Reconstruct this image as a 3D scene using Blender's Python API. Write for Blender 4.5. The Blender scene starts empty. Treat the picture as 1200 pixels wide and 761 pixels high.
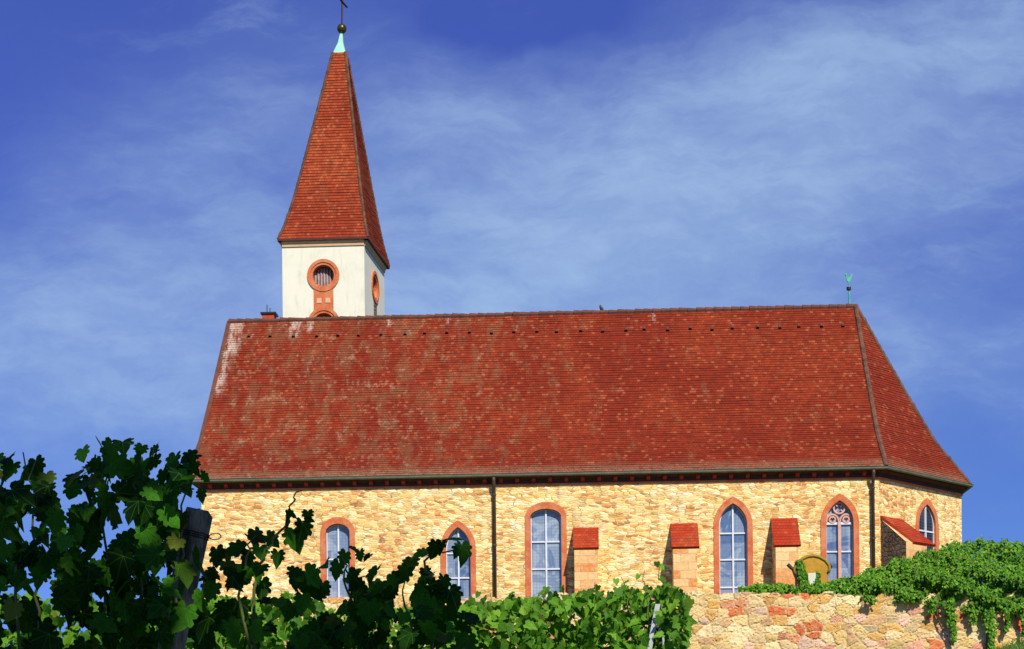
import bpy, bmesh, math, random
import numpy as np
from mathutils import Vector, Matrix
from mathutils.geometry import tessellate_polygon

S = bpy.context.scene
COL = S.collection
R = math.radians
random.seed(7)

# ------------------------------------------------------------------ camera
F, HU, HV = 1900.0, 600.0, 900.0       # focal length and principal point, in units of a 1200 px wide frame
RHO, YAW, CZ = 0.010, 100/1900.0, 1.6
ca, sa, cr, sr = math.cos(YAW), math.sin(YAW), math.cos(RHO), math.sin(RHO)
RT, UP, FW = Vector((ca, sa, 0)), Vector((0, 0, 1)), Vector((-sa, ca, 0))
cam = bpy.data.cameras.new('camera'); co = bpy.data.objects.new('camera', cam); COL.objects.link(co)
cx_, cy_, cz_ = RT*cr - UP*sr, RT*sr + UP*cr, -FW
m3 = Matrix((cx_, cy_, cz_)).transposed()
co.matrix_world = Matrix.Translation((0, 0, CZ)) @ m3.to_4x4()
cam.sensor_width = 36; cam.sensor_fit = 'HORIZONTAL'; cam.lens = 36*F/1200
cam.shift_y = (HV-380.5)/1200.0; cam.shift_x = 0
cam.clip_start = 0.1; cam.clip_end = 20000
S.camera = co

# ------------------------------------------------------------------ world and sun
SUN_AZ, SUN_EL = 22.0, 42.0            # azimuth: degrees to the right of straight behind the viewer of the nave
sun_dir = Vector((math.sin(R(SUN_AZ))*math.cos(R(SUN_EL)), -math.cos(R(SUN_AZ))*math.cos(R(SUN_EL)), math.sin(R(SUN_EL))))
sl = bpy.data.lights.new('sun', 'SUN'); sl.energy = 4.6; sl.angle = R(0.5); sl.color = (1.0, 0.93, 0.80)
so = bpy.data.objects.new('sun', sl); COL.objects.link(so); so.location = (20, -60, 80)
so.rotation_euler = sun_dir.to_track_quat('Z', 'Y').to_euler()

S.view_settings.view_transform = 'Standard'; S.view_settings.look = 'None'
S.view_settings.exposure = 0.4; S.view_settings.gamma = 1; S.view_settings.use_curve_mapping = False

W = bpy.data.worlds.new('World'); S.world = W; W.use_nodes = True


class NT:
    """small helper to write node trees"""
    def __init__(s, tree): s.t = tree; s.n = tree.nodes; s.n.clear()
    def node(s, typ, **kw):
        n = s.n.new(typ)
        for k, v in kw.items():
            if k in n.inputs and not hasattr(n, k): s.set(n.inputs[k], v)
            else: setattr(n, k, v)
        return n
    def set(s, sock, v):
        if hasattr(v, 'links') or isinstance(v, bpy.types.NodeSocket): s.t.links.new(v, sock)
        else: sock.default_value = v
    def math(s, op, a, b=None, c=None, clamp=False):
        n = s.n.new('ShaderNodeMath'); n.operation = op; n.use_clamp = clamp
        s.set(n.inputs[0], a)
        if b is not None: s.set(n.inputs[1], b)
        if c is not None: s.set(n.inputs[2], c)
        return n.outputs[0]
    def mix(s, f, a, b, blend='MIX'):
        n = s.n.new('ShaderNodeMix'); n.data_type = 'RGBA'; n.blend_type = blend; n.clamp_factor = True
        s.set(n.inputs[0], f)
        for i, v in ((6, a), (7, b)):
            if isinstance(v, tuple) and len(v) == 3: v = v+(1,)
            s.set(n.inputs[i], v)
        return n.outputs[2]
    def noise(s, vec, scale, detail=3, rough=.55, dim='3D', dist=0):
        n = s.n.new('ShaderNodeTexNoise'); n.noise_dimensions = dim
        if vec is not None: s.set(n.inputs['Vector'], vec)
        n.inputs['Scale'].default_value = scale; n.inputs['Detail'].default_value = detail
        n.inputs['Roughness'].default_value = rough; n.inputs['Distortion'].default_value = dist
        return n.outputs['Fac'], n.outputs['Color']
    def ramp(s, f, stops, interp='LINEAR'):
        n = s.n.new('ShaderNodeValToRGB'); s.set(n.inputs[0], f); cr_ = n.color_ramp; cr_.interpolation = interp
        while len(cr_.elements) < len(stops): cr_.elements.new(0.5)
        for e, (p, c) in zip(cr_.elements, stops):
            e.position = p; e.color = c+(1,) if len(c) == 3 else c
        return n.outputs[0]
    def maprange(s, v, a, b, c=0., d=1., smooth=True):
        n = s.n.new('ShaderNodeMapRange'); n.interpolation_type = 'SMOOTHSTEP' if smooth else 'LINEAR'
        s.set(n.inputs[0], v)
        for i, x in enumerate((a, b, c, d)): n.inputs[i+1].default_value = x
        return n.outputs[0]
    def mapping(s, vec, scale=(1, 1, 1), loc=(0, 0, 0), rot=(0, 0, 0)):
        n = s.n.new('ShaderNodeMapping'); s.set(n.inputs[0], vec)
        n.inputs['Scale'].default_value = scale; n.inputs['Location'].default_value = loc; n.inputs['Rotation'].default_value = rot
        return n.outputs[0]
    def vadd(s, a, b, op='ADD', scale=None):
        n = s.n.new('ShaderNodeVectorMath'); n.operation = op; s.set(n.inputs[0], a)
        if b is not None: s.set(n.inputs[1], b)
        if scale is not None: n.inputs['Scale'].default_value = scale
        return n.outputs[0]
    def sep(s, v):
        n = s.n.new('ShaderNodeSeparateXYZ'); s.set(n.inputs[0], v); return n.outputs
    def comb(s, x, y, z):
        n = s.n.new('ShaderNodeCombineXYZ')
        for i, v in enumerate((x, y, z)): s.set(n.inputs[i], v)
        return n.outputs[0]


def build_world():
    g = NT(W.node_tree)
    out = g.node('ShaderNodeOutputWorld'); bg = g.node('ShaderNodeBackground')
    g.t.links.new(bg.outputs[0], out.inputs[0])
    tc = g.n.new('ShaderNodeTexCoord'); d = tc.outputs['Generated']
    x, y, z = g.sep(d)
    # look a little higher into the sky model than the true direction: a deep, clean upland blue
    zz = g.math('ADD', g.math('MULTIPLY', g.math('MAXIMUM', z, 0.0), 1.25), 0.16)
    sky = g.n.new('ShaderNodeTexSky'); sky.sky_type = 'NISHITA'; sky.sun_disc = False
    sky.sun_elevation = R(SUN_EL); sky.sun_rotation = math.pi - R(SUN_AZ)
    sky.altitude = 900; sky.air_density = 1.0; sky.dust_density = 0.35; sky.ozone_density = 3.0
    nv = g.node('ShaderNodeVectorMath', operation='NORMALIZE'); g.t.links.new(g.comb(x, y, zz), nv.inputs[0])
    g.t.links.new(nv.outputs[0], sky.inputs[0])
    hs = g.n.new('ShaderNodeHueSaturation'); hs.inputs['Hue'].default_value = 0.5
    hs.inputs['Saturation'].default_value = SKY_SAT; hs.inputs['Value'].default_value = SKY_VAL
    g.t.links.new(sky.outputs[0], hs.inputs['Color'])
    tint = g.mix(g.maprange(z, .40, .10), SKY_TINT, SKY_TINT_LOW)
    base = g.mix(1.0, hs.outputs[0], tint, 'MULTIPLY')
    # thin cirrus: soft sheets in the direction of the sky, broken up by stretched noise
    ay = g.math('MAXIMUM', g.math('ABSOLUTE', y), 0.05)
    a = g.math('DIVIDE', x, ay); e = g.math('DIVIDE', z, ay)
    P = g.comb(a, e, g.math('SIGN', y))
    wob = g.noise(g.mapping(P, (1, 1, 1)), 6.0, 5, .6)[1]
    Pw = g.vadd(P, g.vadd(g.vadd(wob, (.5, .5, .5), 'SUBTRACT'), None, 'SCALE', scale=0.07))
    n1 = g.noise(g.mapping(Pw, (3.4, 7.0, 1), (1.3, 0.4, 0), (0, 0, R(-16))), 1.5, 9, .60)[0]
    n2 = g.noise(g.mapping(Pw, (10, 27, 1), (0.2, 3.1, 0), (0, 0, R(-20))), 1.0, 8, .66)[0]
    n3 = g.noise(g.mapping(Pw, (26, 60, 1), (4.2, 1.1, 0), (0, 0, R(18))), 1.0, 6, .7)[0]
    def blob(u, v, ru, rv, rot=0):
        da = g.math('SUBTRACT', g.sep(Pw)[0], u); de = g.math('SUBTRACT', g.sep(Pw)[1], v)
        c, s_ = math.cos(R(rot)), math.sin(R(rot))
        p = g.math('ADD', g.math('MULTIPLY', da, c), g.math('MULTIPLY', de, s_))
        q = g.math('SUBTRACT', g.math('MULTIPLY', de, c), g.math('MULTIPLY', da, s_))
        r2 = g.math('ADD', g.math('POWER', g.math('DIVIDE', p, ru), 2), g.math('POWER', g.math('DIVIDE', q, rv), 2))
        return g.math('POWER', 2.71828, g.math('MULTIPLY', r2, -1.0))
    def px(u, v):                          # picture direction -> (x/y, z/y) on the sky
        dx, dz = (u-HU)/F, (HV-v)/F
        dx, dz = dx*cr+dz*sr, -dx*sr+dz*cr
        X, Y = dx*ca-sa, dx*sa+ca
        return X/Y, dz/Y
    tot = None
    for u, v, ru, rv, rot, k in SKY_BLOBS:
        bx_, by_ = px(u, v)
        b = g.math('MULTIPLY', blob(bx_, by_, ru/F, rv/F, rot), k)
        tot = b if tot is None else g.math('ADD', tot, b)
    det = g.math('ADD', g.math('MULTIPLY', g.maprange(n1, .34, .68), .62), g.math('MULTIPLY', g.maprange(n2, .32, .70), .42))
    det = g.math('ADD', det, g.math('MULTIPLY', g.maprange(n3, .30, .75), .20))
    cl = g.math('MULTIPLY', g.math('MAXIMUM', tot, 0.0), g.math('ADD', .38, g.math('MULTIPLY', det, .64)))
    wisp = g.math('MULTIPLY', g.maprange(n2, .48, .72), g.maprange(n1, .40, .70))
    cl = g.math('ADD', cl, g.math('MULTIPLY', wisp, .20))
    cl = g.math('MULTIPLY', cl, g.math('ADD', .80, g.math('MULTIPLY', g.maprange(n2, .3, .7), .34)))
    cl = g.math('SUBTRACT', 1.0, g.math('POWER', 2.71828, g.math('MULTIPLY', cl, -1.12)), clamp=True)
    col = g.mix(cl, base, SKY_CLOUD)
    g.t.links.new(col, bg.inputs[0]); bg.inputs[1].default_value = 0.1

SKY_SAT, SKY_VAL = 1.1, 1.0
SKY_TINT = (.76, .68, 1.36, 1)
SKY_TINT_LOW = (.74, .82, 1.20, 1)
SKY_CLOUD = (3.0, 4.35, 6.3, 1)
SKY_BLOBS = [  # picture-direction centre, radii, tilt, weight
    (740, 220, 330, 110, 10, .50), (1030, 130, 300, 90, 12, .50), (560, 320, 300, 130, 0, .48), (780, 180, 140, 60, 25, .16),
    (160, 370, 330, 90, 6, .40), (260, 170, 260, 100, 20, .30), (1040, 50, 330, 70, 5, .42), (640, 420, 900, 90, 0, .38),
    (200, 480, 600, 140, 0, .34), (530, 110, 90, 50, 40, .30), (610, 20, 110, 45, 0, -.35), (1060, 300, 90, 40, 0, -.08), (820, 260, 620, 240, 0, .24), (1170, 440, 130, 120, 0, -.12),
]
build_world()

# ------------------------------------------------------------------ geometry helpers
def ray(u, v):
    x, z = (u-HU)/F, (HV-v)/F
    xt, zt = x*cr+z*sr, -x*sr+z*cr
    return Vector((xt*ca-sa, xt*sa+ca, zt))
def aty(u, v, y):
    d = ray(u, v); t = y/d.y; return Vector((d.x*t, y, CZ+d.z*t))
def onplane(u, v, p0, n):
    d = ray(u, v); c = Vector((0, 0, CZ)); t = (p0-c).dot(n)/d.dot(n); return c+d*t

def tag(o, label=None, cat=None, group=None, kind=None):
    for k, v in (('label', label), ('category', cat), ('group', group), ('kind', kind)):
        if v: o[k] = v
    return o
def empty(name, loc, label, cat, group=None):
    o = bpy.data.objects.new(name, None); COL.objects.link(o); o.location = loc; o.empty_display_size = .3
    return tag(o, label, cat, group)
def wloc(o):
    p = Vector((0, 0, 0))
    while o is not None: p += o.location; o = o.parent
    return p

class MB:
    """collects polygons; build() links them as one mesh object"""
    def __init__(s): s.v = []; s.f = []; s.uv = []; s.mi = []
    def poly(s, pts, uv=None, mi=0):
        i = len(s.v); s.v += [tuple(p) for p in pts]; s.f.append(list(range(i, i+len(pts)))); s.uv.append(uv); s.mi.append(mi)
    def box(s, a, b, mi=0):
        x0, y0, z0 = a; x1, y1, z1 = b
        s.hexa([(x0,y0,z0),(x1,y0,z0),(x1,y1,z0),(x0,y1,z0),(x0,y0,z1),(x1,y0,z1),(x1,y1,z1),(x0,y1,z1)], mi)
    def hexa(s, p, mi=0):
        for q in ((0,3,2,1),(4,5,6,7),(0,1,5,4),(1,2,6,5),(2,3,7,6),(3,0,4,7)): s.poly([p[i] for i in q], mi=mi)
    def tube(s, pts, rads, n=8, caps=True, mi=0):
        pts = [Vector(p) for p in pts]; rings = []
        if not hasattr(rads, '__len__'): rads = [rads]*len(pts)
        prev = None
        for i, p in enumerate(pts):
            t = (pts[min(i+1, len(pts)-1)]-pts[max(i-1, 0)]).normalized()
            if prev is None: a = t.orthogonal().normalized()
            else:
                a = prev - t*prev.dot(t)
                a = a.normalized() if a.length > 1e-5 else t.orthogonal().normalized()
            prev = a; b = t.cross(a)
            rings.append([p+(a*math.cos(2*math.pi*k/n)+b*math.sin(2*math.pi*k/n))*rads[i] for k in range(n)])
        base = len(s.v)
        for r in rings: s.v += [tuple(p) for p in r]
        for i in range(len(rings)-1):
            for k in range(n):
                s.f.append([base+i*n+k, base+i*n+(k+1) % n, base+(i+1)*n+(k+1) % n, base+(i+1)*n+k]); s.uv.append(None); s.mi.append(mi)
        if caps:
            s.f.append([base+k for k in range(n)][::-1]); s.uv.append(None); s.mi.append(mi)
            s.f.append([base+(len(rings)-1)*n+k for k in range(n)]); s.uv.append(None); s.mi.append(mi)
    def sphere(s, c, r, n=12, m=8, mi=0):
        c = Vector(c); base = len(s.v)
        rr = r if hasattr(r, '__len__') else (r, r, r)
        for i in range(m+1):
            th = math.pi*i/m
            for k in range(n):
                ph = 2*math.pi*k/n
                s.v.append((c.x+rr[0]*math.sin(th)*math.cos(ph), c.y+rr[1]*math.sin(th)*math.sin(ph), c.z+rr[2]*math.cos(th)))
        for i in range(m):
            for k in range(n):
                s.f.append([base+i*n+k, base+(i+1)*n+k, base+(i+1)*n+(k+1) % n, base+i*n+(k+1) % n]); s.uv.append(None); s.mi.append(mi)
    def build(s, name, mat, parent=None, smooth=False, autouv=True):
        off = wloc(parent) if parent is not None else Vector((0, 0, 0))
        me = bpy.data.meshes.new(name)
        me.from_pydata([(x-off.x, y-off.y, z-off.z) for x, y, z in s.v], [], s.f)
        mats = mat if isinstance(mat, (list, tuple)) else [mat]
        for m in mats: me.materials.append(m)
        if len(mats) > 1: me.polygons.foreach_set('material_index', s.mi)
        if autouv:
            ul = me.uv_layers.new(name='UVMap'); data = [0.0]*(2*len(me.loops)); li = 0
            for fi, f in enumerate(s.f):
                u = s.uv[fi]
                if u is None:
                    p = [Vector(s.v[i]) for i in f]
                    n = Vector((0, 0, 0))
                    for i in range(1, len(p)-1): n += (p[i]-p[0]).cross(p[i+1]-p[0])
                    n = n.normalized() if n.length > 1e-12 else Vector((0, 0, 1))
                    t = Vector((0, 0, 1)).cross(n)
                    t = t.normalized() if t.length > 1e-3 else Vector((1, 0, 0))
                    b = n.cross(t); u = [(q.dot(t), q.dot(b)) for q in p]
                for q in u: data[li] = q[0]; data[li+1] = q[1]; li += 2
            ul.data.foreach_set('uv', data)
        if smooth: me.polygons.foreach_set('use_smooth', [True]*len(me.polygons))
        me.update()
        o = bpy.data.objects.new(name, me); COL.objects.link(o)
        if parent is not None: o.parent = parent
        return o

# ------------------------------------------------------------------ materials
def new_mat(name):
    m = bpy.data.materials.new(name); m.use_nodes = True
    g = NT(m.node_tree); out = g.node('ShaderNodeOutputMaterial'); p = g.node('ShaderNodeBsdfPrincipled')
    g.t.links.new(p.outputs[0], out.inputs[0]); p.inputs['Specular IOR Level'].default_value = .25
    return m, g, p, out
def bump(g, p, h, strength=.5, dist=.02):
    b = g.n.new('ShaderNodeBump'); b.inputs['Strength'].default_value = strength; b.inputs['Distance'].default_value = dist
    g.set(b.inputs['Height'], h); g.t.links.new(b.outputs[0], p.inputs['Normal'])
def uvn(g): return g.n.new('ShaderNodeTexCoord').outputs['UV']
def objn(g): return g.n.new('ShaderNodeTexCoord').outputs['Object']

def mat_simple(name, c1, c2, scale=3, rough=.7, metal=0, bscale=20, bstr=.2):
    m, g, p, o = new_mat(name); v = objn(g)
    f = g.noise(v, scale, 5, .65)[0]
    g.set(p.inputs['Base Color'], g.mix(g.maprange(f, .3, .7), c1, c2))
    p.inputs['Roughness'].default_value = rough; p.inputs['Metallic'].default_value = metal
    bump(g, p, g.noise(v, bscale, 4, .6)[0], bstr, .01)
    return m

def rubble(name, ramp, mortar, sx=.50, sz=.17, big=None, bstr=.8, crack=.35):
    """irregular coursed rubble masonry from the UV map in metres"""
    m, g, p, o = new_mat(name); uv = uvn(g)
    wob = g.noise(uv, 1.7, 3, .6, '2D')[1]
    w = g.vadd(g.vadd(wob, (.5, .5, .5), 'SUBTRACT'), (.25, .10, 0), 'MULTIPLY')
    v = g.mapping(g.vadd(uv, w), (1/sx, 1/sz, 1))
    vo = g.n.new('ShaderNodeTexVoronoi'); vo.voronoi_dimensions = '2D'; vo.inputs['Scale'].default_value = 1; vo.inputs['Randomness'].default_value = .85
    g.set(vo.inputs['Vector'], v)
    ve = g.n.new('ShaderNodeTexVoronoi'); ve.voronoi_dimensions = '2D'; ve.feature = 'DISTANCE_TO_EDGE'; ve.inputs['Scale'].default_value = 1; ve.inputs['Randomness'].default_value = .85
    g.set(ve.inputs['Vector'], v)
    rnd = g.sep(vo.outputs['Color'])
    zone = g.noise(uv, .55, 3, .6, '2D')[0]
    pick = g.math('ADD', g.math('MULTIPLY', rnd[0], .80), g.math('MULTIPLY', g.maprange(zone, .3, .7), .22), clamp=True)
    col = g.ramp(pick, ramp)
    fine = g.noise(uv, 16, 5, .7, '2D')[0]
    col = g.mix(g.math('MULTIPLY', g.maprange(fine, .35, .8), .45), col, (.60, .42, .17))
    patch = g.noise(uv, .42, 5, .7, '2D')[0]
    col = g.mix(g.maprange(patch, .56, .68, 0, .55), col, (.66, .35, .10) if mortar[0] > .5 else (.2, .12, .08))
    fleck = g.math('MULTIPLY', g.maprange(g.noise(uv, 9.5, 4, .75, '2D')[0], .62, .70), .75)
    val = g.n.new('ShaderNodeHueSaturation'); g.set(val.inputs['Color'], col)
    g.set(val.inputs['Value'], g.math('ADD', .72, g.math('MULTIPLY', rnd[1], .48)))
    edge = g.maprange(ve.outputs['Distance'], .01, .13)
    mort = g.mix(g.maprange(g.noise(uv, 3.1, 4, .7, '2D')[0], .42, .62), mortar, (mortar[0]*crack, mortar[1]*crack*.8, mortar[2]*crack*.7))
    col = g.mix(edge, mort, val.outputs[0])
    col = g.mix(fleck, col, (.38, .17, .05))
    g.set(p.inputs['Base Color'], col); p.inputs['Roughness'].default_value = .9
    h = g.math('ADD', g.math('MULTIPLY', g.maprange(ve.outputs['Distance'], .0, .22), 1.0), g.math('MULTIPLY', fine, .6))
    h = g.math('ADD', h, g.math('MULTIPLY', rnd[2], .5))
    bump(g, p, h, bstr, .045)
    return m

M = {}
M['stone'] = rubble('yellow_rubble_stone', [(0, (.92, .82, .54)), (.24, (.88, .70, .35)), (.50, (.82, .58, .21)), (.70, (.74, .44, .12)), (.84, (.66, .29, .07)), (.93, (.54, .16, .045)), (1, (.36, .15, .07))], (.82, .62, .30), .26, .082, bstr=.38, crack=.36)
M['shade_grey_rubble'] = rubble('shade_grey_rubble_stone', [(0, (.20, .16, .12)), (.4, (.13, .10, .075)), (.7, (.08, .06, .05)), (1, (.16, .07, .045))], (.18, .15, .11), .26, .17, crack=.15)  # dark stone for the apse buttress flank: its shade is put into the colour

def mat_ashlar():
    m, g, p, o = new_mat('buttress_ashlar'); uv = uvn(g)
    b = g.n.new('ShaderNodeTexBrick'); g.set(b.inputs['Vector'], g.vadd(uv, g.vadd(g.vadd(g.noise(uv, 3, 2, .5, '2D')[1], (.5, .5, .5), 'SUBTRACT'), None, 'SCALE', scale=.05)))
    b.offset = .5; b.inputs['Scale'].default_value = 1; b.inputs['Brick Width'].default_value = .56; b.inputs['Row Height'].default_value = .30
    b.inputs['Mortar Size'].default_value = .012; b.inputs['Color1'].default_value = (.78, .54, .24, 1); b.inputs['Color2'].default_value = (.60, .19, .035, 1)
    b.inputs['Mortar'].default_value = (.62, .42, .22, 1); b.inputs['Bias'].default_value = .05; b.inputs['Mortar Smooth'].default_value = .3
    f = g.noise(uv, 7, 5, .7, '2D')[0]
    g.set(p.inputs['Base Color'], g.mix(g.math('MULTIPLY', g.maprange(f, .35, .75), .45), b.outputs[0], (.82, .60, .30)))
    p.inputs['Roughness'].default_value = .9
    bump(g, p, g.math('ADD', g.math('MULTIPLY', b.outputs['Fac'], -1), f), .9, .03)
    return m
M['ashlar'] = mat_ashlar()

def mat_sandstone():
    m, g, p, o = new_mat('salmon_sandstone'); uv = objn(g)
    f = g.noise(uv, 2.2, 4, .6)[0]; f2 = g.noise(uv, 14, 5, .7)[0]
    c = g.mix(g.maprange(f, .35, .65), (.51, .17, .068), (.46, .10, .030))
    c = g.mix(g.math('MULTIPLY', g.maprange(f2, .45, .8), .5), c, (.66, .38, .22))
    g.set(p.inputs['Base Color'], c); p.inputs['Roughness'].default_value = .85
    bump(g, p, f2, .4, .015); return m
M['sandstone'] = mat_sandstone()
M['pale_sandstone'] = mat_simple('pale_pink_tracery_stone', (.56, .36, .30), (.50, .26, .19), 5, .85)

def mat_tiles(name, stain=1.0, base=((.205, .022, .0075), (.26, .036, .011), (.095, .016, .007)), lime=True):
    m, g, p, o = new_mat(name); uv = uvn(g); x, y, _ = g.sep(uv)
    TW, TH = .13, .14
    row = g.math('FLOOR', g.math('DIVIDE', y, TH))
    xs = g.math('ADD', g.math('DIVIDE', x, TW), g.math('MULTIPLY', g.math('FRACT', g.math('MULTIPLY', row, .5)), 1.0))
    colm = g.math('FLOOR', xs); fx = g.math('FRACT', xs)
    wn = g.n.new('ShaderNodeTexWhiteNoise'); wn.noise_dimensions = '2D'; g.set(wn.inputs['Vector'], g.comb(colm, row, 0))
    r1, r2, r3 = g.sep(wn.outputs['Color'])
    wr = g.n.new('ShaderNodeTexWhiteNoise'); wr.noise_dimensions = '1D'; g.set(wr.inputs['W'], row)
    zone = g.noise(g.mapping(uv, (.30, .22, 1)), 1.0, 4, .6, '2D')[0]
    c = g.mix(g.maprange(zone, .35, .66), base[0], base[1])
    c = g.mix(g.math('MULTIPLY', r1, .60), c, base[2])
    c = g.mix(g.math('MULTIPLY', g.maprange(r2, .86, 1.0), .40), c, (.42, .14, .055))
    c = g.mix(g.math('MULTIPLY', g.maprange(wr.outputs['Value'], .6, 1.0), .35), c, (.20, .022, .012))
    # weathering: brown-olive bloom and pale lichen, streaked down the slope
    st1 = g.noise(g.mapping(uv, (1.7, .70, 1), (2.3, 1.1, 0)), 1.0, 6, .68, '2D')[0]
    st2 = g.noise(g.mapping(uv, (2.3, 1.3, 1), (7.7, 3.0, 0)), 1.0, 7, .72, '2D')[0]
    sp = g.noise(uv, 5.5, 5, .75, '2D')[0]
    if lime:   # the old west half is the most weathered
        wx = g.maprange(x, 4.0, -8.0, -.05, .085)
    else: wx = 0.0
    k1 = g.maprange(g.math('ADD', st1, wx), .52, .72, 0, .46*stain)
    c = g.mix(g.math('MULTIPLY', k1, g.math('ADD', .45, g.math('MULTIPLY', sp, .8))), c, (.19, .105, .046))
    k2 = g.maprange(g.math('ADD', g.math('ADD', st2, wx), g.math('MULTIPLY', g.math('SUBTRACT', sp, .5), .35)), .635, .80, 0, .66*stain)
    c = g.mix(g.math('MULTIPLY', k2, g.math('ADD', .55, g.math('MULTIPLY', r3, .45))), c, (.31, .215, .125))
    if lime:   # lime wash-off below the tower and at the west verge
        for x0, w0, y0, y1 in ((-12.15, .28, 8.6, 9.8), (-11.55, .16, 8.9, 9.8), (-14.6, .4, 7.6, 9.8), (-15.0, .5, 5.2, 8.4), (-15.3, .25, 1.2, 5.6), (-8.3, .10, 9.1, 9.8), (-5.9, .08, 9.2, 9.8), (2.45, .06, 9.0, 9.8)):
            dx = g.math('ABSOLUTE', g.math('SUBTRACT', g.math('ADD', x, g.math('MULTIPLY', g.math('SUBTRACT', sp, .5), .5)), x0))
            k = g.math('MULTIPLY', g.maprange(dx, w0*.4, w0, 1, 0), g.math('MULTIPLY', g.maprange(y, y0, y0+.5), g.maprange(y, y1, y1+.35, 1, 0)))
            k = g.math('MULTIPLY', k, g.maprange(g.noise(g.mapping(uv, (5, 1.5, 1)), 1, 4, .7, '2D')[0], .32, .62))
            c = g.mix(g.math('MULTIPLY', k, .62), c, (.55, .46, .36))
        # moss just above the gutter
        km = g.math('MULTIPLY', g.maprange(y, .10, .75, .6, 0), g.maprange(sp, .25, .6))
        c = g.mix(km, c, (.21, .15, .085))
    joint = g.maprange(g.math('ABSOLUTE', g.math('SUBTRACT', fx, .5)), .40, .5, 0, .32)
    c = g.mix(joint, c, (.06, .008, .004))
    g.set(p.inputs['Base Color'], c); p.inputs['Roughness'].default_value = .85; p.inputs['Specular IOR Level'].default_value = .12
    bump(g, p, g.math('ADD', g.math('MULTIPLY', joint, -1.2), g.math('ADD', g.math('MULTIPLY', r3, .7), g.math('MULTIPLY', sp, .6))), .6, .02)
    return m
M['tiles'] = mat_tiles('clay_tiles')
M['spire_tiles'] = mat_tiles('spire_clay_tiles', .6, ((.27, .038, .012), (.36, .070, .022), (.14, .018, .009)), False)
M['buttress_tiles'] = mat_tiles('buttress_clay_tiles', .75, ((.36, .030, .010), (.40, .062, .018), (.25, .022, .008)), False)
M['ridge'] = mat_simple('ridge_tile_clay', (.15, .045, .025), (.075, .035, .022), 2.5, .85)
M['hip'] = mat_simple('hip_tile_clay', (.17, .07, .04), (.06, .03, .018), 3, .85)

def mat_plaster():
    m, g, p, o = new_mat('white_plaster'); v = objn(g); x, y, z = g.sep(v)
    f = g.noise(v, 1.6, 6, .65)[0]; s_ = g.noise(g.mapping(v, (6, 6, .8)), 1, 5, .7)[0]; f3 = g.noise(v, 22, 5, .7)[0]
    c = g.mix(g.maprange(f, .42, .72, 0, .55), (.67, .655, .52), (.58, .57, .42))
    c = g.mix(g.math('MULTIPLY', g.maprange(s_, .50, .74), .55), c, (.44, .45, .34))
    g.set(p.inputs['Base Color'], c); p.inputs['Roughness'].default_value = .92
    bump(g, p, f3, .35, .012); return m
M['plaster'] = mat_plaster()
M['cornice'] = mat_simple('cornice_plaster', (.62, .42, .24), (.55, .34, .18), 4)
M['eave_wood'] = mat_simple('dark_eave_wood', (.10, .022, .012), (.05, .016, .012), 5, .7)
M['gutter'] = mat_simple('weathered_gutter_zinc', (.10, .13, .095), (.17, .17, .12), 2.5, .55, .3)
M['pipe'] = mat_simple('brown_downpipe', (.10, .055, .03), (.055, .045, .035), 2, .5, .3)
M['copper'] = mat_simple('green_patina_copper', (.20, .50, .35), (.33, .62, .47), 2.2, .75)
M['patina'] = mat_simple('green_copper_rooster', (.04, .32, .18), (.09, .42, .26), 6, .6)
M['dark_iron'] = mat_simple('dark_iron', (.02, .02, .02), (.045, .035, .03), 6, .5, .5)
M['ball'] = mat_simple('tarnished_gilt_ball', (.030, .034, .016), (.16, .13, .03), 3, .35, .7)
M['rust'] = mat_simple('rusty_iron_cross', (.06, .03, .03), (.035, .022, .03), 8, .6, .3)
M['white_bar'] = mat_simple('pale_painted_bar', (.62, .64, .66), (.52, .56, .62), 6, .6)
M['dark_void'] = mat_simple('dark_interior', (.012, .010, .010), (.02, .016, .014), 2, .9)
M['louvre'] = mat_simple('grey_louvre_wood', (.36, .27, .24), (.24, .17, .16), 5, .8)
M['brick_red'] = mat_simple('red_chimney_brick', (.42, .07, .025), (.34, .045, .02), 6, .85)

def mat_glass(name, c_lo, c_hi, rough=.22):
    m, g, p, o = new_mat(name); uv = uvn(g); x, y, _ = g.sep(uv)
    cell = g.n.new('ShaderNodeTexWhiteNoise'); cell.noise_dimensions = '2D'
    g.set(cell.inputs['Vector'], g.comb(g.math('FLOOR', g.math('DIVIDE', x, .115)), g.math('FLOOR', g.math('DIVIDE', y, .115)), 0))
    big = g.n.new('ShaderNodeTexWhiteNoise'); big.noise_dimensions = '2D'
    g.set(big.inputs['Vector'], g.comb(g.math('FLOOR', g.math('DIVIDE', x, .58)), g.math('FLOOR', g.math('DIVIDE', y, .98)), 0))
    n = g.noise(uv, .9, 3, .6, '2D', 1.2)[0]
    f = g.math('ADD', g.math('MULTIPLY', g.maprange(big.outputs['Value'], .25, .75), .5), g.math('MULTIPLY', g.maprange(n, .46, .54), .42))
    f = g.math('ADD', f, g.math('MULTIPLY', cell.outputs['Value'], .12))
    c = g.mix(f, c_lo, c_hi)
    lx = g.math('ABSOLUTE', g.math('SUBTRACT', g.math('FRACT', g.math('DIVIDE', x, .115)), .5))
    ly = g.math('ABSOLUTE', g.math('SUBTRACT', g.math('FRACT', g.math('DIVIDE', y, .115)), .5))
    lead = g.maprange(g.math('MAXIMUM', lx, ly), .41, .46)
    c = g.mix(g.math('MULTIPLY', lead, .5), c, (.10, .12, .17))
    g.set(p.inputs['Base Color'], c); p.inputs['Roughness'].default_value = rough; p.inputs['Specular IOR Level'].default_value = .5
    bump(g, p, g.math('ADD', cell.outputs['Value'], lead), .25, .006)
    return m
M['glass'] = mat_glass('leaded_blue_glass', (.055, .11, .24), (.29, .36, .43))
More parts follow.
